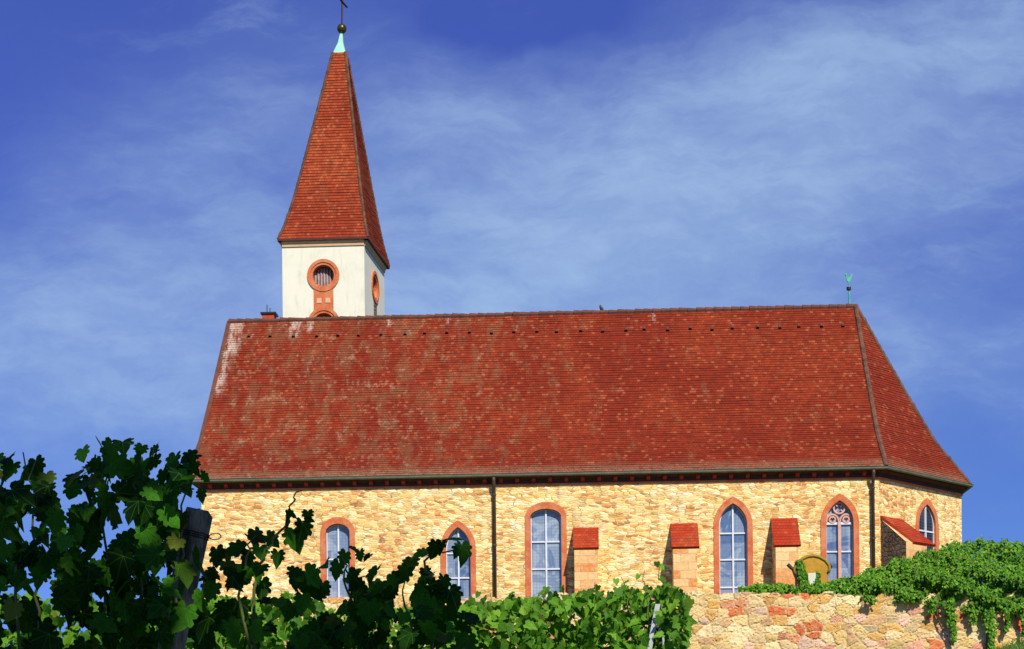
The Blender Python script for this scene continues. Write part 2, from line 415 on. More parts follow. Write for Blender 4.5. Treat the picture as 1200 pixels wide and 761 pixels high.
M['glass_dark'] = mat_glass('dark_leaded_glass', (.008, .011, .018), (.022, .028, .042), .3)

def leaf_mat(name, dark, light, trans, tfac=.35, rough=.5, spec=.3, veins=False, skew=1.6):
    m, g, p, o = new_mat(name)
    at = g.n.new('ShaderNodeAttribute'); at.attribute_name = 'tint'
    r, gg, b = g.sep(at.outputs['Vector'])
    c = g.mix(g.math('POWER', r, skew), dark, light)
    c = g.mix(g.math('MULTIPLY', g.maprange(b, .72, 1.0), .6 if skew < 1.5 else 0), c, (.24, .44, .035))
    if veins:
        la = g.n.new('ShaderNodeAttribute'); la.attribute_name = 'leaf_xy'; lx, ly, _ = g.sep(la.outputs['Vector'])
        ay_ = g.math('ABSOLUTE', ly); vn = None
        for an in (0, 36, 78):
            d = g.math('ABSOLUTE', g.math('SUBTRACT', g.math('MULTIPLY', lx, math.sin(R(an))), g.math('MULTIPLY', ay_, math.cos(R(an)))))
            q = g.maprange(d, .006, .026, 1, 0)
            vn = q if vn is None else g.math('MAXIMUM', vn, q)
        blot = g.noise(g.vadd(la.outputs['Vector'], g.vadd(at.outputs['Vector'], None, 'SCALE', scale=9.)), 5, 4, .65)[0]
        c = g.mix(g.math('MULTIPLY', g.maprange(blot, .4, .75), .45), c, tuple(v*.45 for v in dark))
        c = g.mix(g.math('MULTIPLY', vn, .40), c, (light[0]*1.3, light[1]*1.1, light[2]*1.5))
        bump(g, p, g.math('ADD', g.math('MULTIPLY', vn, -1), blot), .5, .006)
    c = g.mix(g.math('MULTIPLY', g.maprange(gg, .93, 1.0), .8), c, (.16, .15, .02))
    g.set(p.inputs['Base Color'], c); p.inputs['Roughness'].default_value = rough; p.inputs['Specular IOR Level'].default_value = spec
    tr = g.node('ShaderNodeBsdfTranslucent'); g.set(tr.inputs[0], g.mix(r, tuple(v*.7 for v in trans), trans))
    mx = g.node('ShaderNodeMixShader'); mx.inputs[0].default_value = tfac
    g.t.links.new(p.outputs[0], mx.inputs[1]); g.t.links.new(tr.outputs[0], mx.inputs[2]); g.t.links.new(mx.outputs[0], o.inputs[0])
    return m
M['vine_leaf'] = leaf_mat('vine_leaf_shade_toned', (.004, .016, .003), (.060, .230, .012), (.07, .28, .008), .25, .6, .04, True, 2.1)  # near leaves far darker than the row behind: shade put into their colour
M['vine_leaf_mid'] = leaf_mat('vine_leaf_sun_toned', (.018, .085, .006), (.15, .36, .020), (.15, .36, .015), .3, .5, .12, True, 1.1)  # brighter copy of the same leaf, with sunlight put into its colour
M['ivy_leaf'] = leaf_mat('ivy_leaf', (.016, .085, .006), (.13, .31, .018), (.09, .24, .010), .15, .6, .10, False, 1.2)
M['tree_leaf'] = leaf_mat('broad_leaf', (.03, .08, .015), (.06, .12, .025), (.06, .13, .02), .25)
M['bark'] = mat_simple('vine_bark', (.10, .065, .04), (.05, .035, .022), 14, .9, 0, 40, .6)
M['shoot'] = mat_simple('green_vine_shoot', (.10, .16, .03), (.14, .10, .04), 8, .6)
M['steel'] = mat_simple('galvanised_steel', (.46, .48, .50), (.36, .37, .40), 8, .5, .0)

# ------------------------------------------------------------------ ground
PLAT = 6.05
def slope(x, y):
    z = .100*y if y > 0 else .100*y*.9
    if y > 46: z = .100*46 + (y-46)*.012
    if y < -50: z = -4.7 + (y+50)*.02
    z += .05*math.sin(x*.9+y*.4)+.04*math.sin(y*1.3)
    if 38 < y < 50: z += .42*max(0, min(1, (x-10.5)/.9))*max(0, 1-abs(y-45)/7)
    if y > 70: z -= (y-70)*.12
    if abs(x) > 40: z -= (abs(x)-40)*.05
    return max(z, -38)
def ground():
    xs = sorted(set([-4000, -1500, -600, -250, -120, -80, -60, -50]+[i*.9 for i in range(-50, 51)]+[50, 60, 80, 120, 250, 600, 1500, 4000, -13.1, -13.0, 24.0, 24.1]))
    ys = sorted(set([-3000, -1000, -400, -200, -120, -80]+[i*1.0 for i in range(-60, 45)]+[45.22, 45.28]+[i*2. for i in range(23, 61)]+[88.0, 88.1, 140, 180, 240, 300, 400, 700, 1500, 4000]))
    mb = MB(); n = len(xs)
    for y in ys:
        for x in xs:
            if -13.05 < x < 24.05 and 45.25 < y < 88.05: z = PLAT+.04*math.sin(x*1.1)*math.cos(y*.7)
            else: z = slope(x, y)
            mb.v.append((x, y, z))
    for j in range(len(ys)-1):
        for i in range(n-1):
            mb.f.append([j*n+i, j*n+i+1, (j+1)*n+i+1, (j+1)*n+i]); mb.uv.append(None); mb.mi.append(0)
    m, g, p, o = new_mat('hillside_grass'); v = objn(g)
    f = g.noise(v, .35, 5, .6)[0]; f2 = g.noise(v, 6, 5, .7)[0]
    c = g.mix(g.maprange(f2, .3, .7), (.045, .095, .015), (.10, .17, .03))
    c = g.mix(g.maprange(f, .52, .72, 0, .7), c, (.20, .14, .07))
    g.set(p.inputs['Base Color'], c); p.inputs['Roughness'].default_value = .95; bump(g, p, f2, .8, .08)
    return tag(mb.build('ground', m, None, autouv=False), kind='structure')
ground()

# ------------------------------------------------------------------ church
YW = 60.0                      # plane of the long nave wall
EZ = 12.45                     # eave height
YE, YR, ZR = 59.72, 66.0, 20.07  # eave line, ridge line, ridge height
GZ = 5.7                       # foot of the walls
EC1, EC2 = Vector((10.62, YE, EZ)), Vector((14.60, 63.98, EZ))
ERL, ERR = Vector((-15.2, YE, EZ)), Vector((10.57, YR, ZR))
RIDL = Vector((-14.95, YR, ZR))
c1 = Vector((10.40, YW, 0)); c2 = Vector((14.30, 64.15, 0)); c3 = Vector((14.30, 2*YR-64.15, 0)); c4 = Vector((10.40, 2*YR-YW, 0))
wl, wlb = Vector((-14.70, YW, 0)), Vector((-14.70, 2*YR-YW, 0))
church = empty('church', (0, YR, PLAT), 'yellow stone church with long red tiled roof and white tower under a pointed red spire', 'church')

def outline(a, zb, zs, zt, kind, n=10):
    """opening outline in (s,z), starting bottom left, counter-clockwise seen from outside"""
    pts = [(-a, zb), (a, zb)]
    r = zt-zs
    if kind == 'point':
        Rr = (a*a+r*r)/(2*a)
        th = math.atan2(r, Rr-a)       # right arc: centre (a-Rr,zs)
        for i in range(n+1):
            t = th*i/n; pts.append((a-Rr+Rr*math.cos(t), zs+Rr*math.sin(t)))
        for i in range(n-1, -1, -1):
            t = th*i/n; pts.append((-(a-Rr+Rr*math.cos(t)), zs+Rr*math.sin(t)))
    else:
        for i in range(2*n+1):
            t = math.pi*i/(2*n); pts.append((a*math.cos(t), zs+r*math.sin(t)))
    return pts
def circle(r, zc, n=28): return [(r*math.cos(2*math.pi*i/n), zc+r*math.sin(2*math.pi*i/n)) for i in range(n)]

class Frame:
    """wall frame: s along the wall, d into the wall, z absolute height"""
    def __init__(s, o, S_): s.o = Vector((o[0], o[1], 0)); s.S = Vector((S_[0], S_[1], 0)).normalized(); s.N = Vector((-s.S.y, s.S.x, 0))
    def P(s, a, z, d=0): return s.o+s.S*a+s.N*d+Vector((0, 0, z))
    def ab(s, p): q = p-s.o; return q.dot(s.S)

def wall_with_holes(mb, fr, s0, s1, z0, z1, holes):
    outer = [(s0, z0), (s1, z0), (s1, z1), (s0, z1)]
    loops = [[Vector((a, b, 0)) for a, b in outer]]+[[Vector((a, b, 0)) for a, b in h[::-1]] for h in holes]
    flat = [p for l in loops for p in l]
    for t in tessellate_polygon(loops):
        pts = [flat[i] for i in t]
        nz = (pts[1]-pts[0]).cross(pts[2]-pts[0]).z
        if nz < 0: pts = pts[::-1]
        mb.poly([fr.P(p.x, p.y) for p in pts])
def ring(mb, fr, inner, outer, d0, d1, ds, closed=False):
    n = len(inner); rng = range(n) if closed else range(1, n-0)
    idx = list(range(n)) if closed else list(range(1, n))+[0]
    pairs = [(i, (i+1) % n) for i in idx] if closed else [(idx[k], idx[k+1]) for k in range(len(idx)-1)]
    for i, j in pairs:
        A, B, C, D = inner[i], inner[j], outer[j], outer[i]
        mb.poly([fr.P(*D, ds), fr.P(*C, ds), fr.P(*B, ds), fr.P(*A, ds)])
        mb.poly([fr.P(*A, ds), fr.P(*B, ds), fr.P(*B, d1), fr.P(*A, d1)])
        mb.poly([fr.P(*C, ds), fr.P(*D, ds), fr.P(*D, d0), fr.P(*C, d0)])
def ribbon(mb, fr, pts, w, d0, d1, closed=False):
    """bar of half width w along a polyline in the wall plane, from depth d0 to d1"""
    n = len(pts); L = []; Rr = []
    for i in range(n):
        a = pts[(i-1) % n] if closed or i > 0 else pts[i]; b = pts[(i+1) % n] if closed or i < n-1 else pts[i]
        tx, tz = b[0]-a[0], b[1]-a[1]; l = math.hypot(tx, tz) or 1
        nx, nz = -tz/l*w, tx/l*w
        L.append((pts[i][0]+nx, pts[i][1]+nz)); Rr.append((pts[i][0]-nx, pts[i][1]-nz))
    for i in range(n if closed else n-1):
        j = (i+1) % n
        mb.hexa([fr.P(*Rr[i], d0), fr.P(*Rr[j], d0), fr.P(*Rr[j], d1), fr.P(*Rr[i], d1), fr.P(*L[i], d0), fr.P(*L[j], d0), fr.P(*L[j], d1), fr.P(*L[i], d1)])

WIN_HOLES = {}
def window(fr, key, a, sc, zb, zs, zt, kind, t=.2, bars=(), mull=True, glass='glass', tracery=False, label=None, depth=.2):
    f2 = Frame(fr.P(sc, 0), fr.S)
    inn = outline(a, zb, zs, zt, kind); out = outline(a+t, zb, zs, zt+t*1.25, kind); mid = outline(a+t*.5, zb-.05, zs, zt+t*.6, kind)
    WIN_HOLES.setdefault(key, []).append([(x+sc, z) for x, z in mid])
    pane = MB(); pane.poly([f2.P(x*1.01, z, depth) for x, z in inn])
    w = pane.build('window', M[glass], church)
    if label: w['label'] = label
    sr_ = MB(); ring(sr_, f2, inn, out, .05, depth+.03, -.035)
    sr_.box((0, 0, 0), (0, 0, 0)) if False else None
    sr_.build('window_surround', M['sandstone'], w)
    sl_ = MB(); sl_.hexa([f2.P(-a-t*.6, zb-.16, -.08), f2.P(a+t*.6, zb-.16, -.08), f2.P(a+t*.6, zb-.16, depth+.03), f2.P(-a-t*.6, zb-.16, depth+.03),
                          f2.P(-a-t*.6, zb-.06, -.08), f2.P(a+t*.6, zb-.06, -.08), f2.P(a+t*.6, zb+.02, depth+.03), f2.P(-a-t*.6, zb+.02, depth+.03)])
    sl_.build('sill', M['sandstone'], w)
    b = MB(); bw = .030
    zc = lambda z: a if z < zs else max(.05, max([x for x, zz in inn if abs(zz-z) < (zt-zs)/6+.02] or [a*.8]))
    for z in bars: ribbon(b, f2, [(-zc(z), z), (zc(z), z)], bw*.9, depth-.05, depth-.006)
    if mull and not tracery: ribbon(b, f2, [(0, zb), (0, zt-.02)], bw, depth-.062, depth-.004)
    # edge putty line of the casement
    edge = [(x*.965, z-(.02 if z > zs else 0)) for x, z in inn[1:]]+[(inn[0][0]*.965, inn[0][1])]
    ribbon(b, f2, edge, .016, depth-.04, depth-.005)
    b.build('glazing_bars', M['white_bar'], w)
    if tracery:
        tr = MB(); st = tracery
        ribbon(tr, f2, [(0, zb), (0, st+.02)], .055, depth-.12, depth+.01)
        for sg in (-1, 1):
            oc = outline(a*.47, st-.25, st-.02, st+.27, 'round', 5)[1:]
            ribbon(tr, f2, [(x+sg*a*.5, z) for x, z in oc], .032, depth-.11, depth+.01)
            ribbon(tr, f2, circle(.12, st+.10, 12) and [(x+sg*a*.5, z) for x, z in circle(.11, st+.08, 12)], .03, depth-.09, depth+.01, True)
            for k in range(3):
                an = math.pi/2+2*math.pi*k/3
                ribbon(tr, f2, [(sg*a*.5+.11*math.cos(an), st+.08+.11*math.sin(an)), (sg*a*.5+.045*math.cos(an), st+.08+.045*math.sin(an))], .02, depth-.08, depth+.01)
        ribbon(tr, f2, circle(.20, st+.50, 16), .030, depth-.11, depth+.01, True)
        for k in range(4):
            an = math.pi/4+math.pi/2*k
            ribbon(tr, f2, [(.20*math.cos(an), st+.50+.20*math.sin(an)), (.08*math.cos(an), st+.50+.08*math.sin(an))], .022, depth-.10, depth+.01)
        tr.build('tracery', M['pale_sandstone'], w)
        hd = MB(); ribbon(hd, f2, [(-a, st-.06), (a, st-.06)], .045, depth-.07, depth-.01); hd.build('transom', M['white_bar'], w)
    return w

FN = Frame((0, YW), (1, 0)); FA = Frame((c1.x, c1.y), (c2-c1))
def wz(v, u=640): return aty(u, v, YW).z
def wx(u, v=650): return aty(u, v, YW).x
def nave_window(u0, u1, vb, vs, vt, kind, bars, **kw):
    x0, x1 = wx(u0), wx(u1); uc = (u0+u1)/2
    return window(FN, 'nave', (x1-x0)/2, (x0+x1)/2, wz(vb, uc), wz(vs, uc), wz(vt, uc), kind, bars=[wz(b, uc) for b in bars], **kw)
nave_window(382, 410, 700, 624, 614, 'round', [655], label='small round-arched window')
nave_window(522.5, 551.5, 705, 643, 618, 'point', [648, 677], label='pointed window left of the brown downpipe')
nave_window(622, 658, 701, 606, 596.5, 'round', [634.5, 666.5], label='tall window with a flat round arch')
nave_window(843, 876, 695, 616, 590, 'point', [624.5, 655.5, 688], label='pointed window between two buttresses')
nave_window(968.5, 1000.5, 680, 613, 586.5, 'point', [646], tracery=wz(611, 985), label='traceried window with two lights')
# apse window
pN = Vector((FA.N.x, FA.N.y, 0))
q0, q1 = onplane(1077.5, 625, c1, pN), onplane(1095, 625, c1, pN); qt, qb, qs = onplane(1086, 591.5, c1, pN), onplane(1086, 665, c1, pN), onplane(1086, 618, c1, pN)
qbar = onplane(1086, 622.5, c1, pN)
window(FA, 'apse', (FA.ab(q1)-FA.ab(q0))/2+.07, (FA.ab(q1)+FA.ab(q0))/2, qb.z, qs.z, qt.z, 'point', bars=[qbar.z], glass='glass_dark', label='dark pointed window in the apse', depth=.10)

PROF = [(0, 0), (.09, .118), (.235, .305), (.48, .535), (1, 1)]      # height fraction -> inset fraction (bell-cast eave)
def prof(h):
    for (a, b), (c, d) in zip(PROF[:-1], PROF[1:]):
        if h <= c: return b+(d-b)*(h-a)/(c-a)
    return 1.
wall = MB()
wall_with_holes(wall, FN, wl.x, c1.x, GZ, EZ, WIN_HOLES['nave'])
wall_with_holes(wall, FA, 0, (c2-c1).length, GZ, EZ, WIN_HOLES['apse'])
for a, b in ((c2, c3), (c3, c4), (c4, wlb)):
    wall.poly([(a.x, a.y, GZ), (b.x, b.y, GZ), (b.x, b.y, EZ), (a.x, a.y, EZ)])
gab = [(YE+(YR-YE)*prof(h), EZ+(ZR-EZ)*h-.14) for h in (.05, .09, .16, .235, .35, .48, .75, 1)]
gab = [q for q in gab if q[0] > YW+.02]
gy = [(YW, GZ), (YW, EZ-.1)]+gab+[(2*YR-a, b) for a, b in gab[-2::-1]]+[(2*YR-YW, EZ-.1), (2*YR-YW, GZ)]
for k in range(len(gy)//2-1):
    a, b, c_, d_ = gy[k], gy[k+1], gy[-2-k], gy[-1-k]
    wall.poly([(wl.x, q[0], q[1]) for q in ((a, b, c_, d_) if b != c_ else (a, b, d_))])
wall_o = wall.build('wall', M['stone'], church)

# cornice moulding under the eaves
def sweep(mb, path, prof):
    """profile (out, z) swept along a plan path, mitred; outward is to the right of travel"""
    n = len(path); rows = []
    for i, p in enumerate(path):
        d0 = (path[i]-path[i-1]).normalized() if i > 0 else None
        d1 = (path[i+1]-path[i]).normalized() if i < n-1 else None
        n0 = Vector((d0.y, -d0.x, 0)) if d0 else None; n1 = Vector((d1.y, -d1.x, 0)) if d1 else None
        if n0 is None: m = n1
        elif n1 is None: m = n0
        else: m = (n0+n1); m = m/(m.length**2)*2
        rows.append([Vector((p.x, p.y, 0))+m*o+Vector((0, 0, z)) for o, z in prof])
    for i in range(n-1):
        for k in range(len(prof)):
            k2 = (k+1) % len(prof)
            mb.poly([rows[i][k], rows[i][k2], rows[i+1][k2], rows[i+1][k]][::-1])
    mb.poly(rows[0]); mb.poly(rows[-1][::-1])
path = [wl+Vector((-.02, 0, 0)), c1, c2, c3, c4, wlb]
mb = MB(); sweep(mb, path, [(-.01, EZ-.42), (.05, EZ-.40), (.06, EZ-.345), (-.01, EZ-.345)]); mb.build('cornice', M['sandstone'], wall_o)
mb = MB(); sweep(mb, path, [(-.01, EZ-.34), (.035, EZ-.34), (.05, EZ-.20), (.12, EZ-.19), (.20, EZ-.10), (.20, EZ-.02), (-.01, EZ-.02)]); eav = mb.build('eave_board', M['eave_wood'], church)

for k in range(41):
    x = wl.x+.35+k*.605
    if x > c1.x-.1: break
    if k == 0:
        mb = MB(); mb.hexa([(x-.07, YW-.19, EZ-.20), (x+.07, YW-.19, EZ-.20), (x+.07, YW-.03, EZ-.31), (x-.07, YW-.03, EZ-.31), (x-.07, YW-.19, EZ-.125), (x+.07, YW-.19, EZ-.125), (x+.07, YW-.03, EZ-.125), (x-.07, YW-.03, EZ-.125)])
        raf = mb.build('rafter_end', mat_simple('red_painted_rafter', (.42, .028, .016), (.28, .03, .018), 6), church); x0r = x; base_l = raf.location.copy()
    else:
        o = raf.copy(); COL.objects.link(o); o.parent = church; o.location = base_l+Vector((x-x0r, 0, 0))
# roof ------------------------------------------------------------
def rail(bottom, top, h): 
    r = prof(h); return Vector((bottom.x+(top.x-bottom.x)*r, bottom.y+(top.y-bottom.y)*r, bottom.z+(top.z-bottom.z)*h))
def course_heights(bottom, top, step=.14):
    hs = [0.0]; N = 4000; acc = 0; prev = rail(bottom, top, 0)
    for i in range(1, N+1):
        h = i/N; p = rail(bottom, top, h); acc += (p-prev).length; prev = p
        if acc >= step*len(hs): hs.append(h)
    if hs[-1] < 1: hs.append(1.0)
    return hs
def facet(mb, bl, br, tl, tr, hs, step=.14, seg=.75, lip=.026, rnd=None, railf=None, u_of=None):
    rf = railf or rail; rnd = rnd or random.Random(3)
    for i in range(len(hs)-1):
        A, B = rf(bl, tl, hs[i]), rf(br, tr, hs[i]); h2 = min(1, hs[i+1]+(hs[i+1]-hs[i])*.12)
        C, D = rf(br, tr, h2), rf(bl, tl, h2)
        t = (B-A); Ln = t.length; t = t.normalized() if Ln > 1e-6 else Vector((1, 0, 0))
        n = t.cross((D-A)); n = n.normalized()
        k = max(1, int(round(Ln/seg)))
        offs = [lip+rnd.uniform(-.007, .009) for _ in range(k+1)]; sag = [rnd.uniform(-.010, .010) for _ in range(k+1)]
        dn = (A-D).normalized()
        lo = [A+(B-A)*(j/k)+n*offs[j]+dn*sag[j] for j in range(k+1)]; hi = [D+(C-D)*(j/k)+n*.004 for j in range(k+1)]
        base = [p-n*(offs[j]+.01) for j, p in enumerate(lo)]
        v0, v1 = i*step+.002, (i+1)*step-.002
        U = (lambda p: p.dot(t)) if u_of is None else u_of
        for j in range(k):
            ul, ur = U(lo[j]), U(lo[j+1]); ul2, ur2 = U(hi[j]), U(hi[j+1])
            mb.poly([lo[j], lo[j+1], hi[j+1], hi[j]], [(ul, v0), (ur, v0), (ur2, v1), (ul2, v1)])
            mb.poly([base[j], base[j+1], lo[j+1], lo[j]], [(ul, v0), (ur, v0), (ur, v0+.01), (ul, v0+.01)])
hs = course_heights(ERL, RIDL)
rb = MB()
e3, e4 = Vector((EC2.x, 2*YR-EC2.y, EZ)), Vector((EC1.x, 2*YR-YE, EZ))
elb = Vector((ERL.x, 2*YR-YE, EZ))
facet(rb, ERL, EC1, RIDL, ERR, hs); facet(rb, EC1, EC2, ERR, ERR, hs); facet(rb, EC2, e3, ERR, ERR, hs)
facet(rb, e3, e4, ERR, ERR, hs); facet(rb, e4, elb, ERR, RIDL, hs, seg=3)
# soffit closing the roof from below
sof = [ERL, EC1, EC2, e3, e4, elb]
rb.poly([p+Vector((0, 0, -.012)) for p in sof][::-1])
roof = rb.build('roof', M['tiles'], church)
vb = MB()   # dark verge along the west gable
for y0, y1 in ((ERL, RIDL), (elb, RIDL)):
    P = [rail(y0, y1, h)+Vector((-.03, 0, .0)) for h in [0, .05, .09, .15, .235, .35, .48, .75, 1]]
    for a, b in zip(P[:-1], P[1:]):
        o = Vector((-.05, 0, 0)); up = Vector((0, 0, .05)); dn = Vector((0, 0, -.16)); i_ = Vector((.12, 0, 0))
        vb.hexa([a+o+dn, a+i_+dn, b+i_+dn, b+o+dn, a+o+up, a+i_+up, b+i_+up, b+o+up])
vb.build('verge_board', M['ridge'], roof)
def cap_tiles(name, P0f, n, r0, r1, mat, parent, rnd):
    mb = MB()
    for k in range(n):
        a, b = P0f(k/n), P0f((k+1.12)/n if k < n-1 else 1)
        j = Vector((0, rnd.uniform(-.01, .01), rnd.uniform(-.012, .012)))
        mb.tube([a+j, b+j], [r1*rnd.uniform(.94, 1.06), r0], 8)
    return mb.build(name, mat, parent)
rr = random.Random(5)
cap_tiles('ridge_tiles', lambda t: RIDL.lerp(ERR, t)+Vector((0, 0, -.02)), 72, .10, .135, M['ridge'], roof, rr)
cap_tiles('hip_tiles', lambda t: rail(EC1, ERR, 1-t)+Vector((0, -.0, .0)), 27, .085, .115, M['hip'], roof, rr)
cap_tiles('hip_tiles', lambda t: rail(EC2, ERR, 1-t), 27, .085, .115, M['hip'], roof, rr)
cap_tiles('hip_tiles', lambda t: rail(e3, ERR, 1-t), 27, .085, .115, M['hip'], roof, rr)
# ventilation tiles: a row of small dark hoods below the ridge
nfront = Vector((0, -(ZR-EZ), (YR-YE))).normalized()
def roof_point(u, v):
    a = rail(ERL, RIDL, .6); n = (Vector((1, 0, 0)).cross(RIDL-a)).normalized()
    return onplane(u, v, a, n), n
hood0 = None
for k in range(28):
    u = 293+k*(989-293)/27.0; v = 396.5+(385.0-396.5)*k/27.0+rr.uniform(-.9, .9); u += rr.uniform(-2.5, 2.5)
    p, n = roof_point(u, v); s_ = Vector((1, 0, 0)); up = n.cross(s_)
    if hood0 is None:
        mb = MB()
        arch = [(-.10, 0), (-.085, .06), (-.04, .10), (.04, .10), (.085, .06), (.10, 0)]
        lo = [p+s_*a*.72+n*(b*.8+.03) for a, b in arch]; hi = [p+up*.26+s_*a*.4+n*.035 for a, b in arch]
        for i in range(5): mb.poly([lo[i], lo[i+1], hi[i+1], hi[i]])
        lo2 = [q+up*.03 for q in lo]
        mb.poly(lo2[::-1], mi=1)
        hood0 = mb.build('roof_vent', [M['ridge'], M['dark_void']], roof); p0 = p
    else:
        o = hood0.copy(); COL.objects.link(o); o.parent = roof; o.location = p-p0

# gutters and downpipes
gp = [ERL+Vector((0, -.05, -.03)), EC1+Vector((.02, -.05, -.03)), EC2+Vector((.05, -.03, -.03)), e3+Vector((.05, .03, -.03)), e4+Vector((.02, .05, -.03))]
mb = MB()
sweep(mb, [Vector((p.x, p.y, 0)) for p in gp], [(-.07, EZ-.02), (-.06, EZ-.085), (0, EZ-.125), (.06, EZ-.085), (.07, EZ-.02), (.085, EZ-.01), (.055, EZ-.005)])
mb.build('gutter', M['gutter'], church)
def downpipe(u, vtop, zbot, lab=None):
    x = aty(u, vtop+20, YW-.12).x; mb = MB()
    mb.tube([(x, YE-.04, EZ-.12), (x, YE-.04, EZ-.24), (x, YW-.20, EZ-.50), (x, YW-.12, EZ-.62), (x, YW-.12, zbot)], .065, 10)
    o = mb.build('downpipe', M['pipe'], church, smooth=True)
    for z in (EZ-.75, EZ-2.6, EZ-4.6):
        b = MB(); b.tube([(x, YW-.12, z-.03), (x, YW-.12, z+.03)], .085, 10); b.build('pipe_bracket', M['pipe'], o)
downpipe(579, 556, GZ+.2); downpipe(1022.8, 548, GZ+.2)

# buttresses
def buttress(fr, s0, s1, zt, p, drop, side_mat, front_l=None, front_r=None, label=None):
    """s0..s1 along the wall, sloping tiled top from zt on the wall down by drop over projection p"""
    zl = zt-drop; th = .09
    b = MB()
    a0, a1 = s0+.04, s1-.04
    f0 = a0 if front_l is None else front_l; f1 = a1 if front_r is None else front_r
    P = lambda s_, z, d: fr.P(s_, z, d)
    b.poly([P(f0, GZ, -p), P(f1, GZ, -p), P(f1, zl-th, -p), P(f0, zl-th, -p)], mi=0)
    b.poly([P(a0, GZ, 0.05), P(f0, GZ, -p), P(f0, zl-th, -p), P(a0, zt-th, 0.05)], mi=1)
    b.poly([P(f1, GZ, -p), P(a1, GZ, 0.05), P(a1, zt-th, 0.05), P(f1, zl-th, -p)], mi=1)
    b.poly([P(f0, zl-th, -p), P(f1, zl-th, -p), P(a1, zt-th, .05), P(a0, zt-th, .05)], mi=0)
    o = b.build('buttress', [M['ashlar'], side_mat], church)
    if label: o['label'] = label
    ov = .07; k = (zt-zl)/p; t = MB()
    A, B, C, D = P(s0, zl-ov*k, -p-ov), P(s1, zl-ov*k, -p-ov), P(s1, zt+.03*k, .03), P(s0, zt+.03*k, .03)
    nrm = ((B-A).cross(D-A)).normalized()*th
    n_c = max(5, int((A-D).length/.145))
    U = fr.S
    for i in range(n_c):
        f_, g_ = i/n_c, (i+1)/n_c
        a, b_, c, d = A.lerp(D, f_)+nrm*.12, B.lerp(C, f_)+nrm*.12, B.lerp(C, g_), A.lerp(D, g_)
        t.poly([a, b_, c, d], [(a.dot(U)+k*7, i*.14+.003), (b_.dot(U)+k*7, i*.14+.003), (c.dot(U)+k*7, (i+1)*.14-.003), (d.dot(U)+k*7, (i+1)*.14-.003)])
        t.poly([A.lerp(D, f_), B.lerp(C, f_), b_, a])
    lo = [q-nrm for q in (A, B, C, D)]
    t.poly(lo[::-1]); t.poly([lo[0], lo[1], B, A]); t.poly([lo[1], lo[2], C, B]); t.poly([lo[3], lo[0], A, D])
    t.build('buttress_roof', M['buttress_tiles'], o)
    return o
PB = .9
def nave_buttress(ut0, ut1, vt, ul0, ul1, vl, lab):
    x0, x1, zt = wx(ut0, vt), wx(ut1, vt), wz(vt, (ut0+ut1)/2)
    zl = aty((ul0+ul1)/2, vl, YW-PB-.07).z
    f0, f1 = aty(ul0, vl+10, YW-PB).x, aty(ul1, vl+10, YW-PB).x
    buttress(FN, x0, x1, zt, PB, (zt-zl)*PB/(PB+.07), M['stone'], f0, f1, lab)
nave_buttress(671.5, 701.5, 618.5, 673, 700, 642, 'buttress right of the tall window')
nave_buttress(785.5, 817.5, 613.5, 789, 817, 641, 'buttress left of the pointed window')
nave_buttress(903, 934.5, 607.5, 909, 936, 639, 'buttress left of the traceried window')
q0, q1 = onplane(1030.5, 604, c1, pN), onplane(1057, 605, c1, pN)
pa = 1.35; nf = c1-pN*(pa+.07)
r0, r1 = onplane(1063, 633.5, nf, pN), onplane(1088, 634.5, nf, pN)
buttress(FA, max(.05, FA.ab(q0)), FA.ab(q1), q0.z, pa, (q0.z-r0.z)*pa/(pa+.07), M['shade_grey_rubble'], FA.ab(r0)+.05, FA.ab(r1)-.03, 'buttress on the corner of the apse, with a rubble flank coloured dark for shade')

# chimney behind the ridge
mb = MB(); yC = YR+.55; x0, x1 = aty(306.5, 370, yC).x, aty(322, 370, yC).x; zc = aty(314, 367.5, yC).z
mb.box((x0+.02, yC, zc-1.3), (x1-.03, yC+.5, zc-.02)); ch = mb.build('chimney', M['brick_red'], church)
mb = MB(); mb.box((x0-.04, yC-.06, zc-.02), (x1+.05, yC+.56, zc+.05)); mb.build('chimney_cap', M['dark_iron'], ch)
mb = MB()
for u, hh in ((313, .42), (316.5, .28)): mb.tube([(aty(u, 366, yC+.2).x, yC+.2, zc), (aty(u, 366, yC+.2).x, yC+.2, zc+hh)], .018, 6)
mb.build('lightning_rod', M['dark_iron'], ch)

# tower ------------------------------------------------------------
TY = 73.0
fr_ = aty(430.8, 277.2, TY); zt_ = fr_.z; fl_ = aty(325.8, 281, TY); zspr = (fr_.z+fl_.z)/2
SX0, SX1 = fl_.x, fr_.x
br_ = ray(456, 313.3); SD = br_.y*(zspr-CZ)/br_.z-TY; DX = br_.x*(zspr-CZ)/br_.z-SX1
TX0, TX1 = aty(331, 330, TY+.18).x, aty(427.2, 330, TY+.18).x
TF = TY+.18; TB = TY+SD-.18
DW = DX*(TB-TF)/SD
FT = Frame(((TX0+TX1)/2, TF), (1, 0)); FTR = Frame((TX1+DW/2, (TF+TB)/2), (DW, TB-TF))
tw = MB(); hw = (TX1-TX0)/2
zc1 = aty(379, 323, TF).z; RO, RI = 19.2/1900*TF, 12.6/1900*TF; sc1 = aty(379, 323, TF).x-FT.o.x
zc2 = zc1-aty(379, 323, TF).z+aty(378, 379.5, TF).z
holes = [[(x+sc1, z) for x, z in circle(RI+.1, zc1)], [(x+sc1, z) for x, z in circle(RI+.1, zc2)]]
ZTB = PLAT-.3
wall_with_holes(tw, FT, -hw, hw, ZTB, zspr+.1, holes)
zc1r = zc1+.02
wall_with_holes(tw, FTR, -math.hypot(TB-TF, DW)/2, math.hypot(TB-TF, DW)/2, ZTB, zspr+.1, [[(x, z) for x, z in circle(RI+.1, zc1r)]])
XB0, XB1 = TX0+DW, TX1+DW
